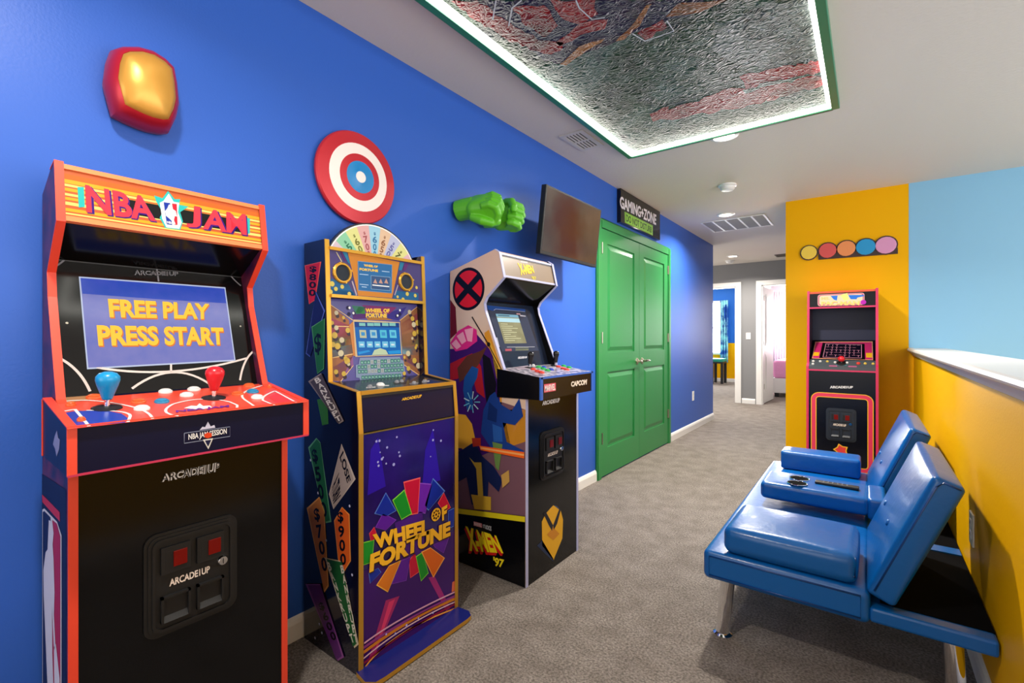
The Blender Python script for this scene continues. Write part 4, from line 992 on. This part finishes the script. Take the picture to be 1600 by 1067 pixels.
m.txt(F3, "'97", k6((1180, 432), (1238, 440), (1242, 495), (1190, 488)), P('fbe83c', .3, emit=.6), 3, .03)
m.dec(F3, k6((1035, 230), (1130, 245), (1130, 268), (1040, 252)), P('f0e0d8', .3, emit=.5), 2)
m.build('marquee', Cc)
MB().hexa([(-1.54, ia, 1.325), (-1.392, ia, 1.43), (-1.392, ib, 1.43), (-1.54, ib, 1.325), (-1.54, ia, 1.335), (-1.397, ia, 1.44), (-1.397, ib, 1.44), (-1.54, ib, 1.335)], BLACK).build('marquee_underside', Cc)
FB3 = Plane((-1.425, 0, .985), (0, 1, 0), (-.115, 0, .345))
m = MB(); m.fbox(FB3, ia, ib, 0, .362, -.012, 0, M('slate_gloss_bezel', '1c2436', .16))
k7 = xy(5.616, 750, 460)
m.dec(FB3, k7((60, 95), (395, 130), (400, 150), (135, 135), (115, 145), (70, 135)), P('1c50a8', .25, emit=.12), 1)
m.dec(FB3, k7((72, 145), (125, 140), (400, 158), (515, 495), (190, 500)), P('46506c', .2, emit=.08), 1)
m.stroke(FB3, k7((120, 140), (135, 128), (395, 152)), .003, P('8a98b8', .25), 2)
m.dec(FB3, k7((318, 165), (352, 168), (354, 178), (320, 176)), P('d8a8b0', .25), 2); m.dec(FB3, k7((350, 180), (398, 186), (400, 196), (352, 192)), P('c8c8d8', .25), 2)
m.stroke(FB3, k7((235, 462), (480, 460)), .002, P('b8bcc8', .3), 2); m.dec(FB3, k7((220, 478), (275, 476), (278, 496), (222, 498)), P('a04858', .3), 2)
for y in (470, 482, 490): m.stroke(FB3, k7((310, y), (425, y - 2)), .002, P('8a9060', .3), 2)
m.dec(FB3, k7((140, 378), (150, 378), (172, 462), (160, 462)), P('a0a8b8', .25), 2)
m.txt(FB3, 'ARCADE1UP', k7((330, 545), (410, 543), (412, 560), (332, 566)), P('d0d0d8', .3), 2, .05)
m.build('bezel', Cc)
m = MB(); q = k7((135, 170), (330, 182), (408, 428), (215, 432))
m.dec(FB3, q, M('screen_olive', '9a9670', .2, emit=.45, var=(20, 'b4b088', .2)), 3)
def lerpq(q, x, y):
    a = (q[0][0] + (q[1][0] - q[0][0]) * x, q[0][1] + (q[1][1] - q[0][1]) * x); b = (q[3][0] + (q[2][0] - q[3][0]) * x, q[3][1] + (q[2][1] - q[3][1]) * x)
    return (a[0] + (b[0] - a[0]) * y, a[1] + (b[1] - a[1]) * y)
m.dec(FB3, [lerpq(q, 0, 0), lerpq(q, 1, 0), lerpq(q, 1, .1), lerpq(q, 0, .1)], P('8ac0d8', .2, emit=.5), 4)
m.dec(FB3, [lerpq(q, 0, .13), lerpq(q, 1, .13), lerpq(q, 1, .27), lerpq(q, 0, .27)], P('b8e0ec', .2, emit=.6), 4)
m.stroke(FB3, [lerpq(q, .08, .05), lerpq(q, .6, .05)], .004, P('20303c', .3), 5)
for i in range(9): m.stroke(FB3, [lerpq(q, .08, .34 + i * .07), lerpq(q, .4 + .5 * ((i * 7) % 5) / 5, .34 + i * .07)], .0035, P('c8c8a0', .3, emit=.3), 5)
m.build('screen', Cc)
da, db = 1.762, 2.258
m = MB(); DBK = M('black_deck_board', '09090d', .25)
m.hexa([(-1.42, da, .862), (-1.169, da, .866), (-1.169, db, .866), (-1.42, db, .862), (-1.42, da, .998), (-1.169, da, .967), (-1.169, db, .967), (-1.42, db, .998)], DBK)
FD3 = Plane((-1.169, 0, .967), (0, 1, 0), (-.251, 0, .031))
m.face([FD3.at(da + .004, .002, .0005), FD3.at(db - .004, .002, .0005), FD3.at(db - .004, .25, .0005), FD3.at(da + .004, .25, .0005)], M('comic_deck_print', '5a5668', .3, var=(45, 'c0b8c4', .06)))
m.dec(FD3, k7((300, 605), (530, 590), (545, 608), (320, 628)), P('d0a82c', .3), 2); m.dec(FD3, k7((300, 640), (420, 625), (430, 655), (330, 660)), P('b8a8b8', .3), 2)
F7 = plx(-1.169)
m.dec(F7, k7((562, 788), (664, 775), (664, 845), (562, 862)), P('e8586a', .3), 1)
m.txt(F7, 'MARVEL', k7((567, 796), (660, 782), (660, 838), (567, 854)), P('f4ece8', .3), 2, .03)
m.txt(F7, 'CAPCOM', k7((797, 765), (938, 742), (934, 790), (798, 812)), P('ecdcc8', .3), 2, .06)

dk = m.build('control_deck', Cc)
e = MB(); e.box(-1.172, -1.166, da - .001, db + .001, .960, .969, M('bright_blue_trim', '3a6ac8', .35)); e.box(-1.174, -1.166, da - .002, da + .015, .866, .968, MATS['bright_blue_trim']); e.box(-1.174, -1.166, db - .015, db + .002, .866, .968, MATS['bright_blue_trim'])
tag(e.build('edge_trim', dk), 'blue edge trim')
b3 = {'r': M('button_red', 'e04030', .3), 'g': M('button_green', '30b050', .3), 'u': M('button_royal_blue', '1c48c0', .3), 'k': M('button_black', '101012', .3), 'w': BT['w']}
for k_, p in (('r', (468, 662)), ('r', (505, 680)), ('r', (540, 690)), ('g', (512, 642)), ('g', (556, 658)), ('g', (592, 672)), ('u', (560, 645)), ('u', (625, 664)), ('r', (688, 638)), ('r', (730, 655)), ('r', (762, 664)), ('g', (735, 632)), ('g', (782, 645)), ('k', (500, 610)), ('w', (468, 628)), ('k', (660, 604))):
    button(FD3, k7(p)[0], .0145 if k_ != 'w' else .009, b3[k_], dk)
for p in ((438, 645), (660, 628)): joystick(FD3, k7(p)[0], M('joystick_black', '0c0c0e', .25), dk, .045, 'bat', 1.0, 'black bat handle')
# front
F8 = plx(-1.2535)
m = MB(); m.box(-1.27, -1.2535, ia, ib, 0, .90, BLACK)
m.txt(F8, 'ARCADE1UP', k7((545, 938), (700, 905), (698, 945), (545, 975)), P('e4e0dc', .3), 2, .07)
k8 = xy(3.44, 690, 620)
c = F8.hit(k8((597, 690))[0], 1)
m.face([c + F8.u * (.083 * math.cos(i * .2094)) + F8.v * (.083 * math.sin(i * .2094) * 1.16) for i in range(30)], P('34446e', .3))
YG = P('e0a818', .3)
m.dec(F8, k8((560, 625), (600, 582), (640, 612), (652, 660), (648, 760), (600, 878), (540, 800), (538, 670)), YG, 2)
m.dec(F8, k8((512, 800), (540, 770), (600, 870), (600, 885)), P('1c2c50', .3), 2)
for q in ([(545, 625), (560, 618), (598, 690), (592, 720), (575, 690)], [(640, 605), (632, 600), (598, 690), (602, 715), (620, 680)]): m.dec(F8, k8(*q), P('101020', .3), 3)
m.dec(F8, k8((565, 740), (598, 700), (632, 735), (600, 770)), P('c8821c', .3), 3)
m.build('front_panel', Cc)
a, b = F8.hit((843.5, 716)), F8.hit((880, 706))
coin_door(Plane((-1.2535, (a.y + b.y) / 2, .575), (0, 1, 0), (0, 0, 1)), b.y - a.y, .235, Cc)

# ================================================================== cabinet 4: magenta edged, against the yellow wall
X0, X1 = -.419, .063
D = thing('arcade_cabinet', ((X0 + X1) / 2, 4.92, 0), 'narrow black arcade cabinet with magenta edging against the yellow wall, behind the blue sofa', 'arcade machine')
MAG = M('magenta_trim', 'cc2a5c', .35); ORT = M('orange_red_trim', 'e0552c', .35)
prof = [(5.13, 0), (5.13, 1.535), (4.78, 1.541), (4.745, .93), (4.70, .905), (4.70, 0)]
def YZX(p, a): return V3((a, p[0], p[1]))
for x0, x1 in ((X0, X0 + .0155), (X1 - .0155, X1)):
    o = MB().prism(prof, YZX, x0, x1, M('dark_plum_board', '2a0c24', .3)).build('side_panel', D)
    e = MB(); e.strip(prof[1:][::-1], YZX, x0 - .001, x1 + .001, .0035, MAG); tag(e.build('edge_trim', o), 'magenta edge trim')
ia, ib = X0 + .0155, X1 - .0155
MB().box(ia, ib, 5.118, 5.13, 0, 1.53, BLKM).build('back_panel', D)
MB().box(ia, ib, 4.785, 5.12, 1.520, 1.536, ORT).build('top_panel', D)
k9 = xy(7.62, 1240, 440)
F9 = Plane((0, 4.779, 1.40), (1, 0, 0), (0, .008, .14))
m = MB(); m.fbox(F9, ia, ib, 0, .125, -.012, 0, P('0c0c14', .25)); 
pts = rrect(-.345, -.025, .012, .112, .02)
def bb2(sc): 
    cu, cv = -.181, .062; return [(cu + (a - cu) * sc[0], cv + (b - cv) * sc[1]) for a, b in pts]
m.decl(F9, pts, P('f0b0a8', .3, emit=.35), 1); m.decl(F9, bb2((.965, .90)), P('d0407a', .3, emit=.3), 2); m.decl(F9, bb2((.93, .80)), P('f4d8b0', .3, emit=.4), 3)
m.dec(F9, k9((440, 170), (525, 165), (515, 225), (480, 215)), P('2a7ae0', .3, emit=.35), 4); m.dec(F9, k9((650, 160), (840, 158), (840, 172), (760, 190), (750, 210), (680, 210)), P('2a7ae0', .3, emit=.35), 4)
m.dec(F9, k9((555, 160), (640, 135), (655, 215), (600, 225)), P('f0ec80', .3, emit=.4), 4)
m.txt(F9, 'MS.', k9((330, 185), (430, 182), (430, 215), (330, 220)), P('fbe890', .3, emit=.5), 5, .05)
for lay, dx, hx in ((5, 4, 'd02080'), (6, 0, 'fbd878')):
    m.txt(F9, 'PAC-MAN', k9(*[(a + dx, b + dx) for a, b in ((330, 238), (785, 228), (785, 280), (330, 288))]), P(hx, .3, emit=.4), lay, .05)
m.dot(F9, k9((830, 245))[0], .019, P('c020b0', .3, emit=.4), 5, 18)
m.build('marquee', D)
MB().box(ia, ib, 4.772, 4.80, 1.392, 1.405, MAG).build('marquee_bar', D)
MB().box(ia, ib, 5.04, 5.052, 1.0, 1.52, M('navy_matte_board', '161c3c', .45)).build('inner_back', D)
FZ = Plane((0, 4.785, .962), (1, 0, 0), (0, .26, .165))
m = MB(); m.fbox(FZ, ia, ib, 0, .308, -.01, 0, P('0a0a12', .25))
m.dec(FZ, k9((258, 716), (940, 712), (946, 935), (218, 915)), P('e09a78', .3), 1)
m.dec(FZ, k9((266, 724), (932, 722), (938, 928), (228, 908)), P('c02a68', .3), 2)
m.dec(FZ, k9((240, 842), (308, 842), (300, 885), (232, 885)), P('e8b020', .3), 3); m.dec(FZ, k9((862, 850), (935, 850), (936, 905), (864, 905)), P('e8b020', .3), 3)
m.dec(FZ, k9((345, 730), (845, 742), (852, 930), (305, 910)), BK, 3)
m.build('bezel', D)
m = MB(); q = k9((385, 740), (808, 752), (808, 912), (350, 902))
m.dec(FZ, q, P('141020', .15, emit=.2), 4)
rr = random.Random(5)
PK = P('d08aa0', .3, emit=.4)
for i in range(8):
    for j in range(5):
        x, y = .03 + i * .12, .05 + j * .19
        if rr.random() < .85: m.stroke(FZ, [lerpq(q, x, y), lerpq(q, x + .09, y)], .003, PK, 5)
        if rr.random() < .75: m.stroke(FZ, [lerpq(q, x + .05, y), lerpq(q, x + .05, y + .13)], .003, PK, 5)
for a, b in (((0, 0), (1, 0)), ((1, 0), (1, 1)), ((1, 1), (0, 1)), ((0, 1), (0, 0))): m.stroke(FZ, [lerpq(q, *a), lerpq(q, *b)], .004, PK, 5)
m.build('screen', D)
m = MB(); m.hexa([(ia, 4.703, .872), (ib, 4.703, .872), (ib, 4.80, .872), (ia, 4.80, .872), (ia, 4.703, .905), (ib, 4.703, .905), (ib, 4.79, .962), (ia, 4.79, .962)], P('4a5056', .25))
FY = Plane((0, 4.703, .905), (1, 0, 0), (0, .087, .057))
m.decl(FY, [(-.26, .004), (-.205, .004), (-.205, .02), (-.26, .02)], P('b05a80', .3), 1); m.decl(FY, [(-.13, .004), (-.075, .004), (-.075, .02), (-.13, .02)], P('b05a80', .3), 1); m.decl(FY, [(-.215, .02), (-.14, .02), (-.15, .08), (-.2, .08)], P('3a6a70', .3), 1)
dk = m.build('control_deck', D)
MB().box(ia, ib, 4.699, 4.704, .868, .880, MAG).build('trim_bar', dk)
for x, y, k_ in ((-.375, .07, 'w'), (-.375, .03, 'w'), (-.325, .07, 'w'), (-.275, .07, 'y'), (-.065, .055, 'r'), (-.02, .055, 'y'), (.03, .055, 'y'), (-.22, .06, 'w'), (-.14, .06, 'w')):
    button(FY, FY.at(x, y), .010 if k_ != 'r' else .014, {'w': BT['w'], 'r': b3['r'], 'y': M('button_yellow', 'e8c858', .3)}[k_], dk)
joystick(FY, FY.at(-.178, .055), M('joystick_red', 'd8202c', .3), dk, .035, 'round', 1.3, 'red round ball top')
m = MB(); m.box(ia, ib, 4.706, 4.72, 0, .872, P('0a0c16', .16)); FX = ply(4.706)
k10 = xy(6.67, 1240, 560)
m.txt(FX, 'ARCADE1UP', k10((378, 285), (620, 288), (618, 312), (378, 312)), P('d8d8dc', .3), 1, .06)
a = FX.hit(k10((180, 345))[0]); b = FX.hit(k10((835, 380))[0])
u0, u1, vt = a.x, b.x, a.z
for i, (ins, hx) in enumerate(((0, 'e8b030'), (.006, 'd83a5c'), (.034, 'e8b030'), (.040, '0a0c16'))): m.decl(FX, rrect(u0 + ins, u1 - ins, .06 + ins, vt - ins, .06 - ins), P(hx, .2), 1 + i)
c = FX.hit(k10((495, 955))[0], 5)
st = [c + FX.u * (r_ * math.cos(math.pi / 2 + i * math.pi / 5 + .31)) + FX.v * (r_ * math.sin(math.pi / 2 + i * math.pi / 5 + .31)) for i, r_ in enumerate([.055, .036] * 5)]
m.face(st, P('e8b030', .3)); m.face([c + (p - c) * .78 + FX.n * .0004 for p in st], P('d8403a', .3))
m.build('front_panel', D)
a = FX.hit(k10((338, 510))[0]); b = FX.hit(k10((655, 880))[0])
coin_door(Plane(((a.x + b.x) / 2, 4.706, (a.z + b.z) / 2), (1, 0, 0), (0, 0, 1)), b.x - a.x, a.z - b.z, D, True, M('slate_plastic', '1c2430', .4))

# ================================================================== on the walls
# red and gold domed plaque
k = xy(5.927, 150, 60)
out = k((90, 230), (130, 120), (210, 92), (360, 92), (500, 130), (620, 205), (705, 290), (735, 450), (752, 640), (725, 760), (665, 880), (600, 885), (480, 860), (370, 820), (260, 770), (150, 715), (85, 480), (68, 400))
PF = plx(W + .03)
rim = [PF.hit(p) for p in out]; cen = sum(rim, V3()) / len(rim)
t = thing('wall_plaque', (W, cen.y, cen.z), 'red rimmed gold domed plaque high on the blue wall above the nearest cabinet', 'wall decoration')
def dome(rings, m, name, lab=None):
    mb = MB(); n = len(rim)
    L = [[V3((x, cen.y + (p.y - cen.y) * r, cen.z + (p.z - cen.z) * r)) for p in rim] for r, x in rings]
    vs = [p for l in L for p in l]; fs = [(i * n + j, i * n + (j + 1) % n, (i + 1) * n + (j + 1) % n, (i + 1) * n + j) for i in range(len(L) - 1) for j in range(n)]
    fs.append(tuple((len(L) - 1) * n + j for j in range(n)))
    mb.mesh(vs, fs, m); o = mb.build(name, t, smooth=60); return tag(o, lab)
dome([(.96, W + .001), (1.0, W + .02), (1.0, W + .035), (.95, W + .06), (.86, W + .078), (.78, W + .086), (.76, W + .08)], M('red_metallic_plastic', 'b81c2c', .3, metal=.25), 'rim', 'glossy red rim')
dome([(.79, W + .078), (.765, W + .087), (.66, W + .094), (.5, W + .102), (.3, W + .108), (.1, W + .110)], M('gold_metallic_plastic', 'c8923c', .34, metal=.4), 'centre', 'smooth gold centre')
# round target-striped disc
c = V3((W, 1.2, 1.82))
t = thing('wall_disc', c, 'round red and white ringed disc on the blue wall, above the prize wheel', 'wall decoration')
def disc(prof, m, name): return MB().lathe(prof, c, (1, 0, 0), m, 48, cap=False).build(name, t, smooth=True)
disc([(.001, .005), (.186, .005), (.192, .012), (.192, .022), (.187, .028), (.140, .034), (.140, .030)], M('disc_red', 'c02430', .35, metal=.2), 'outer_ring')
disc([(.141, .033), (.140, .0345), (.096, .039), (.096, .03)], M('disc_white', 'ece2dc', .4), 'white_ring')
disc([(.097, .038), (.096, .0395), (.066, .042), (.066, .03)], MATS['disc_red'], 'inner_ring')
disc([(.067, .041), (.066, .0425), (.024, .044), (.023, .0445)], M('disc_blue', '1c80c0', .35), 'blue_centre')
disc([(.024, .0435), (.023, .0455), (.0005, .046)], MATS['disc_white'], 'white_dot')
# green fists
FISTM = M('green_foam', '58b41c', .4, bump=(60, .15, .003))
def fist(o, A_, B_, label, sc=1.0, flip=1):
    o = V3(o); A_ = V3(A_).normalized(); B_ = V3(B_); B_ = (B_ - A_ * B_.dot(A_)).normalized(); N_ = A_.cross(B_) * flip
    g = lambda a, b, n: o + (A_ * a + B_ * b + N_ * n) * sc
    mb = rounded(Plane(o, A_, B_ if flip > 0 else -B_), .052 * sc, .056 * sc, .036 * sc, .03 * sc, FISTM, (0, 0, .008 * sc), 3)
    mb.tube([g(-.10, 0, -.004), g(-.07, 0, 0), g(-.03, 0, 0)], [.042 * sc, .043 * sc, .046 * sc], FISTM, 16)
    mb.tube([g(.045, -.055, -.008), g(.045, 0, -.008), g(.045, .055, -.008)], .032 * sc, FISTM, 16)
    for i, b in enumerate((-.043, -.0145, .0145, .043)):
        l = [.0, .006, .003, -.006][i]
        mb.tube([g(.02, b, .022), g(.052 + l, b, .026), g(.074 + l, b, .012), g(.077 + l, b, -.016), g(.062 + l, b, -.040), g(.030, b, -.046)], [.015 * sc, .0168 * sc, .0165 * sc, .016 * sc, .015 * sc, .012 * sc], FISTM, 12)
    mb.tube([g(-.03, -.05, -.012), g(.012, -.066, -.026), g(.045, -.056, -.046), g(.062, -.022, -.060), g(.062, 0, -.058)], [.017 * sc, .0185 * sc, .0175 * sc, .016 * sc, .012 * sc], FISTM, 12)
    ob = mb.build('foam_fist', None)
    md = ob.modifiers.new('fuse', 'REMESH'); md.mode = 'VOXEL'; md.voxel_size = .0035; md.use_smooth_shade = True
    md = ob.modifiers.new('soft', 'SMOOTH'); md.iterations = 3
    return tag(ob, label, 'wall decoration', 'green fists on the wall')
fist((-1.612, 1.865, 1.825), (.93, .36, .05), (-.25, .72, .64), 'left of the two green clenched fists on the blue wall, back of hand up', 1.3, 1)
fist((-1.60, 2.055, 1.805), (.93, .30, -.03), (.1, -.18, -1), 'right of the two green clenched fists, thumb on top, nearer the television', 1.2, 1)
# television
FT = Plane((-1.515, 2.28, 1.633), (0, 1, 0), (.043, 0, .394))
t = thing('television', (W, 2.63, 1.83), 'black flat television tilted down from the blue wall beside the green door', 'television')
MB().fbox(FT, 0, .70, 0, .397, -.035, 0, BLKP).build('housing', t, bevel=.004)
TVM = M('tv_picture', '2e2622', .2, emit=.99, var=(4, '54443a', .3))
nt = TVM.node_tree; b = nt.nodes['Principled BSDF']; tc = [n for n in nt.nodes if n.type == 'TEX_COORD'][0]
mp = nt.nodes.new('ShaderNodeMapping'); mp.inputs['Location'].default_value = (0, .09, -.02); mp.inputs['Scale'].default_value = (1, 4, 3)
nz = nt.nodes.new('ShaderNodeTexNoise'); nz.inputs['Scale'].default_value = 5; nz.inputs['Detail'].default_value = 5
ad = nt.nodes.new('ShaderNodeMix'); ad.data_type = 'RGBA'; ad.blend_type = 'ADD'; ad.inputs[0].default_value = .35
gr = nt.nodes.new('ShaderNodeTexGradient'); gr.gradient_type = 'SPHERICAL'
nt.links.new(tc.outputs['Object'], nz.inputs['Vector']); nt.links.new(tc.outputs['Object'], ad.inputs[6]); nt.links.new(nz.outputs['Color'], ad.inputs[7]); nt.links.new(ad.outputs[2], mp.inputs['Vector']); 
mp.inputs['Location'].default_value = (-.17, -.17 * 4 + .25, -.17 * 3)
nt.links.new(mp.outputs['Vector'], gr.inputs['Vector'])
rp = nt.nodes.new('ShaderNodeValToRGB'); rp.color_ramp.elements[0].position = .02; rp.color_ramp.elements[1].position = .6; nt.links.new(gr.outputs['Fac'], rp.inputs['Fac'])
mx = nt.nodes.new('ShaderNodeMix'); mx.data_type = 'RGBA'; mx.inputs[7].default_value = lin('3c140f')
src = b.inputs['Emission Color'].links[0].from_socket
nt.links.new(rp.outputs['Color'], mx.inputs[0]); nt.links.new(src, mx.inputs[6])
nt.links.new(mx.outputs[2], b.inputs['Emission Color'])
m = MB(); m.decl(FT, [(.012, .02), (.688, .02), (.688, .386), (.012, .386)], TVM, 1)
m.build('screen', t)
mb = MB(); mb.fbox(FT, .35, .62, .10, .30, -.06, -.035, BLKM); mb.box(W + .02, -1.535, 2.80, 2.85, 1.80, 1.86, BLKM); mb.box(W, W + .02, 2.78, 2.90, 1.76, 1.90, BLKM); mb.build('wall_mount', t)
# gaming sign over the door
t = thing('wall_sign', (W, 4.3, 2.145), 'black box sign lettered in white and green above the green double door', 'sign')
FG = plx(W + .036); k = xy(10.667, 940, 280)
m = MB(); m.box(W, W + .036, 3.823, 4.785, 2.145, 2.436, M('black_gloss_sign', '121012', .12))
m.txt(FG, 'GAMING+ZONE', k((303, 272), (912, 592), (906, 768), (308, 476)), P('dcd4dc', .3), 1, .035)
m.dec(FG, k((382, 540), (852, 772), (852, 938), (388, 722)), P('98d050', .3), 1)
m.dec(FG, k((390, 553), (845, 778), (845, 926), (395, 716)), P('3c5a24', .3), 2); m.dec(FG, k((394, 560), (841, 783), (841, 920), (398, 714)), P('98d050', .3), 3)
m.txt(FG, 'DO NOT DISTURB', k((405, 580), (832, 795), (832, 900), (408, 705)), P('2c4a1c', .3), 4, .03)
m.build('sign_box', t)
# row of coloured tiles on the yellow wall
k = xy(7.259, 1220, 280); FR2 = ply(5.16)
t = thing('wall_plaque', (-.16, 5.175, 1.95), 'row of five joined round coloured tiles on the yellow wall above the magenta edged cabinet', 'wall decoration')
cs = [((318, 832), .071, 'f0d050'), ((530, 808), .076, 'd85a58'), ((742, 785), .077, 'e8945a'), ((962, 768), .079, '2a98d0'), ((1192, 748), .082, 'd898c0')]
BKT = M('tile_edge_dark', '3a2420', .5)
m = MB(); cc = []
for p, r, hx in cs:
    c = FR2.hit(k(p)[0]); cc.append(c); m.lathe([(r, 0), (r, .013)], (c.x, 5.175, c.z), (0, -1, 0), BKT, 20)
a, b = cc[1], cc[4]
m.hexa([(a.x - .07, 5.164, a.z - .076), (b.x + .08, 5.164, b.z - .080), (b.x + .08, 5.175, b.z - .080), (a.x - .07, 5.175, a.z - .076), (a.x - .07, 5.164, a.z - .03), (b.x + .08, 5.164, b.z - .03), (b.x + .08, 5.175, b.z - .03), (a.x - .07, 5.175, a.z - .03)], BKT)
m.build('backing', t)
for (p, r, hx), c in zip(cs, cc):
    n_ = 8; rr_ = r * .88; pts = []
    mb = MB()
    mb.lathe([(rr_, 0), (rr_, .004), (rr_ * .97, .006)], (c.x, 5.162, c.z), (0, -1, 0), P(hx, .5), 16)
    mb.build('colour_tile', t)
# wall outlets and switch
def outlet(loc, n, label, cat='outlet', name='wall_outlet', sw=False):
    t = thing(name, loc, label, cat)
    n = V3(n); u = V3((0, 0, 1)).cross(n); F = Plane(loc, u, (0, 0, 1))
    MB().fbox(F, -.036, .036, -.058, .058, 0, .006, M('outlet_white', 'ece8e4', .35)).build('cover_plate', t, bevel=.002)
    if sw: MB().fbox(F, -.017, .017, -.034, .034, .006, .010, MATS['outlet_white']).build('rocker', t)
    else:
        for z in (-.021, .021):
            m = MB(); m.fbox(F, -.016, .016, z - .014, z + .014, .006, .008, MATS['outlet_white'])
            for q in (-.007, .006): m.fbox(F, q, q + .002, z - .003, z + .007, .008, .0083, BLKM)
            m.build('socket', t)
outlet((W, 6.05, .42), (1, 0, 0), 'white outlet low on the blue wall beyond the green door')
outlet((.302, 2.37, .455), (-1, 0, 0), 'white outlet on the yellow half wall, right behind the near sofa back')
outlet((.302, 4.50, .42), (-1, 0, 0), 'white outlet on the yellow half wall, beyond the far sofa back')
outlet((-1.66, 9.0, 1.17), (0, -1, 0), 'white light switch on the grey wall between the two far doorways', 'light switch', 'light_switch', True)

# ================================================================== blue futon sofa
S = thing('futon_sofa', (-.1, 2.7, 0), 'bright blue leatherette futon sofa on chrome legs along the yellow half wall', 'sofa')
SY0, SY1 = 1.895, 3.56
PIP = M('dark_blue_piping', '083a78', .35)
F = Plane((-.252, (SY0 + SY1) / 2, .2775), (1, 0, 0), (0, 1, 0))
seat = weld(rounded(F, .258, (SY1 - SY0) / 2, .055, .022, LEATHER, (0, 0, .006), 12).build('seat', S))
def pipe_loop(pts, m, name, parent, r=.0028):
    q = pts + [pts[0], pts[1]]
    return MB().tube(q, r, m, 6).build(name, parent, smooth='all')
pipe_loop([(-.486, SY0 - .0008, .3135), (-.02, SY0 - .0008, .3135), (-.02, SY0 - .0008, .2415), (-.486, SY0 - .0008, .2415)], PIP, 'piping', seat)
# rear frame
m = MB(); m.box(.004, .298, SY0 + .005, SY1 - .005, .235, .282, LEATHER); fr = m.build('rear_frame', S, bevel=.008)
m = MB(); m.box(.03, .296, SY0 + .055, SY1 - .055, .27, .2845, M('black_dust_cloth', '05060a', .95, spec=.08)); tag(m.build('dust_cloth', fr), 'black cloth stretched over the rear frame')
m = MB(); m.box(.012, .294, 2.55, 2.62, .272, .289, LEATHER); m.build('frame_bar', fr)
# backrest sections
def backrest(y0, y1, parent):
    sl = V3((.157, 0, .382)).normalized(); n = V3((-sl.z, 0, sl.x)); ln = .437; tk = .080
    o = V3((.025, (y0 + y1) / 2, .316)) + sl * ln / 2 + n * (-.004)
    F = Plane(o, (0, -1, 0), sl)
    b = weld(rounded(F, (y1 - y0) / 2, ln / 2, tk / 2, .016, LEATHER, (0.004, .004, .012), 10).build('backrest', parent))
    hn = tk / 2 + .001
    for yy in (-(y1 - y0) / 2 - .0025, (y1 - y0) / 2 + .0025):
        MB().tube([F.at(yy, -ln / 2 + .02, hn - .018), F.at(yy, ln / 2 - .03, hn - .018), F.at(yy, ln / 2 - .008, hn - .028), F.at(yy, ln / 2 - .008, -hn + .014)], .0026, PIP, 6).build('piping', b, smooth='all')
    MB().tube([F.at(-(y1 - y0) / 2 + .01, ln / 2 - .004, hn - .022), F.at((y1 - y0) / 2 - .01, ln / 2 - .004, hn - .022)], .0022, PIP, 6).build('seam', b, smooth='all')
    for uu in (-.12, .12):
        for vv in (-.03,):
            o_ = F.at(uu, vv, tk / 2 + .0115)
            MB().lathe([(.012, -.004), (.011, .002), (.006, .004), (.0005, .0045)], o_, F.n, LEATHER, 14).build('tufting_button', b, smooth='all')
    return b
backrest(SY0, 2.52, S); backrest(2.84, SY1, S)
# console folded down in the middle
F = Plane((-.208, 2.685, .410), (1, 0, 0), (0, 1, 0))
con = weld(rounded(F, .212, .130, .040, .022, LEATHER, (0, 0, .004), 8).build('console', S))
F = Plane((.030, 2.685, .405), (1, 0, 0), (0, 1, 0))
tag(weld(rounded(F, .033, .128, .046, .014, LEATHER, (0, 0, .002), 3).build('console_hinge', con)), 'blue hinge block behind the fold-down console')
FCN = Plane((0, 0, .4425), (1, 0, 0), (0, 1, 0))
for y in (2.605, 2.700):
    m = MB(); o = V3((-.270, y, .4532))
    m.lathe([(.041, 0), (.043, .002), (.043, .004), (.041, .0055), (.039, .004), (.0385, .0015)], o, (0, 0, 1), CHROME, 28, cap=False)
    ch = m.build('cup_holder_ring', con, smooth=True)
    MB().lathe([(.039, .0035), (.0385, .0034), (.0005, .0033)], o, (0, 0, 1), M('well_black', '040405', .9, spec=.05), 28, cap=False).build('cup_well', ch)
# armrest cushions lying on the seat
F = Plane((-.232, 2.065, .386), (1, -.01, 0), (.01, 1, 0))
ca = rounded(F, .205, .168, .050, .030, LEATHER, (.003, .003, .012), 8)
arm = weld(ca.build('armrest', S))
pipe_loop([F.at(-.192, .160, .038), F.at(.192, .160, .038), F.at(.199, -.150, .034), F.at(.199, -.162, -.02)], PIP, 'piping', arm)
F = Plane((-.235, 3.425, .392), (1, 0, 0), (0, 1, 0))
weld(rounded(F, .200, .085, .055, .016, LEATHER, (0, .002, .004), 8).build('armrest', S))
for x, y in ((-.43, SY0 + .055), (.205, SY0 + .075), (-.43, SY1 - .055), (.205, SY1 - .075)):
    dx = -.02 if x < 0 else .012
    m = MB(); m.tube([(x, y, .236), (x + dx, y, .012)], [.026, .0245], CHROME, 24)
    l = m.build('leg', S, smooth=True)
    MB().lathe([(.034, 0), (.034, .006), (.026, .012)], (x + dx, y, 0), (0, 0, 1), CHROME, 24).build('foot', l, smooth=True)
# remote control on the console
t = thing('remote_control', (-.112, 2.69, .4535), 'slim black remote control lying on the sofa console behind the cup holders', 'remote control')
F = Plane((-.118, 2.672, .4598), (1, -.02, 0), (.02, 1, 0))
weld(rounded(F, .085, .019, .006, .004, BLKP, (0, 0, 0), 3).build('body', t))
for i in range(6):
    for j in (-1, 0, 1): MB().lathe([(.003, 0), (.003, .001), (.002, .0014)], F.at(-.05 + i * .018, j * .009, .006), F.n, M('remote_key', '6a6a70', .5), 8).build('key', t)

# ------------------------------------------------------------------ tidy the working notes off the objects
for o in bpy.data.objects:
    if '_w' in o: del o['_w']
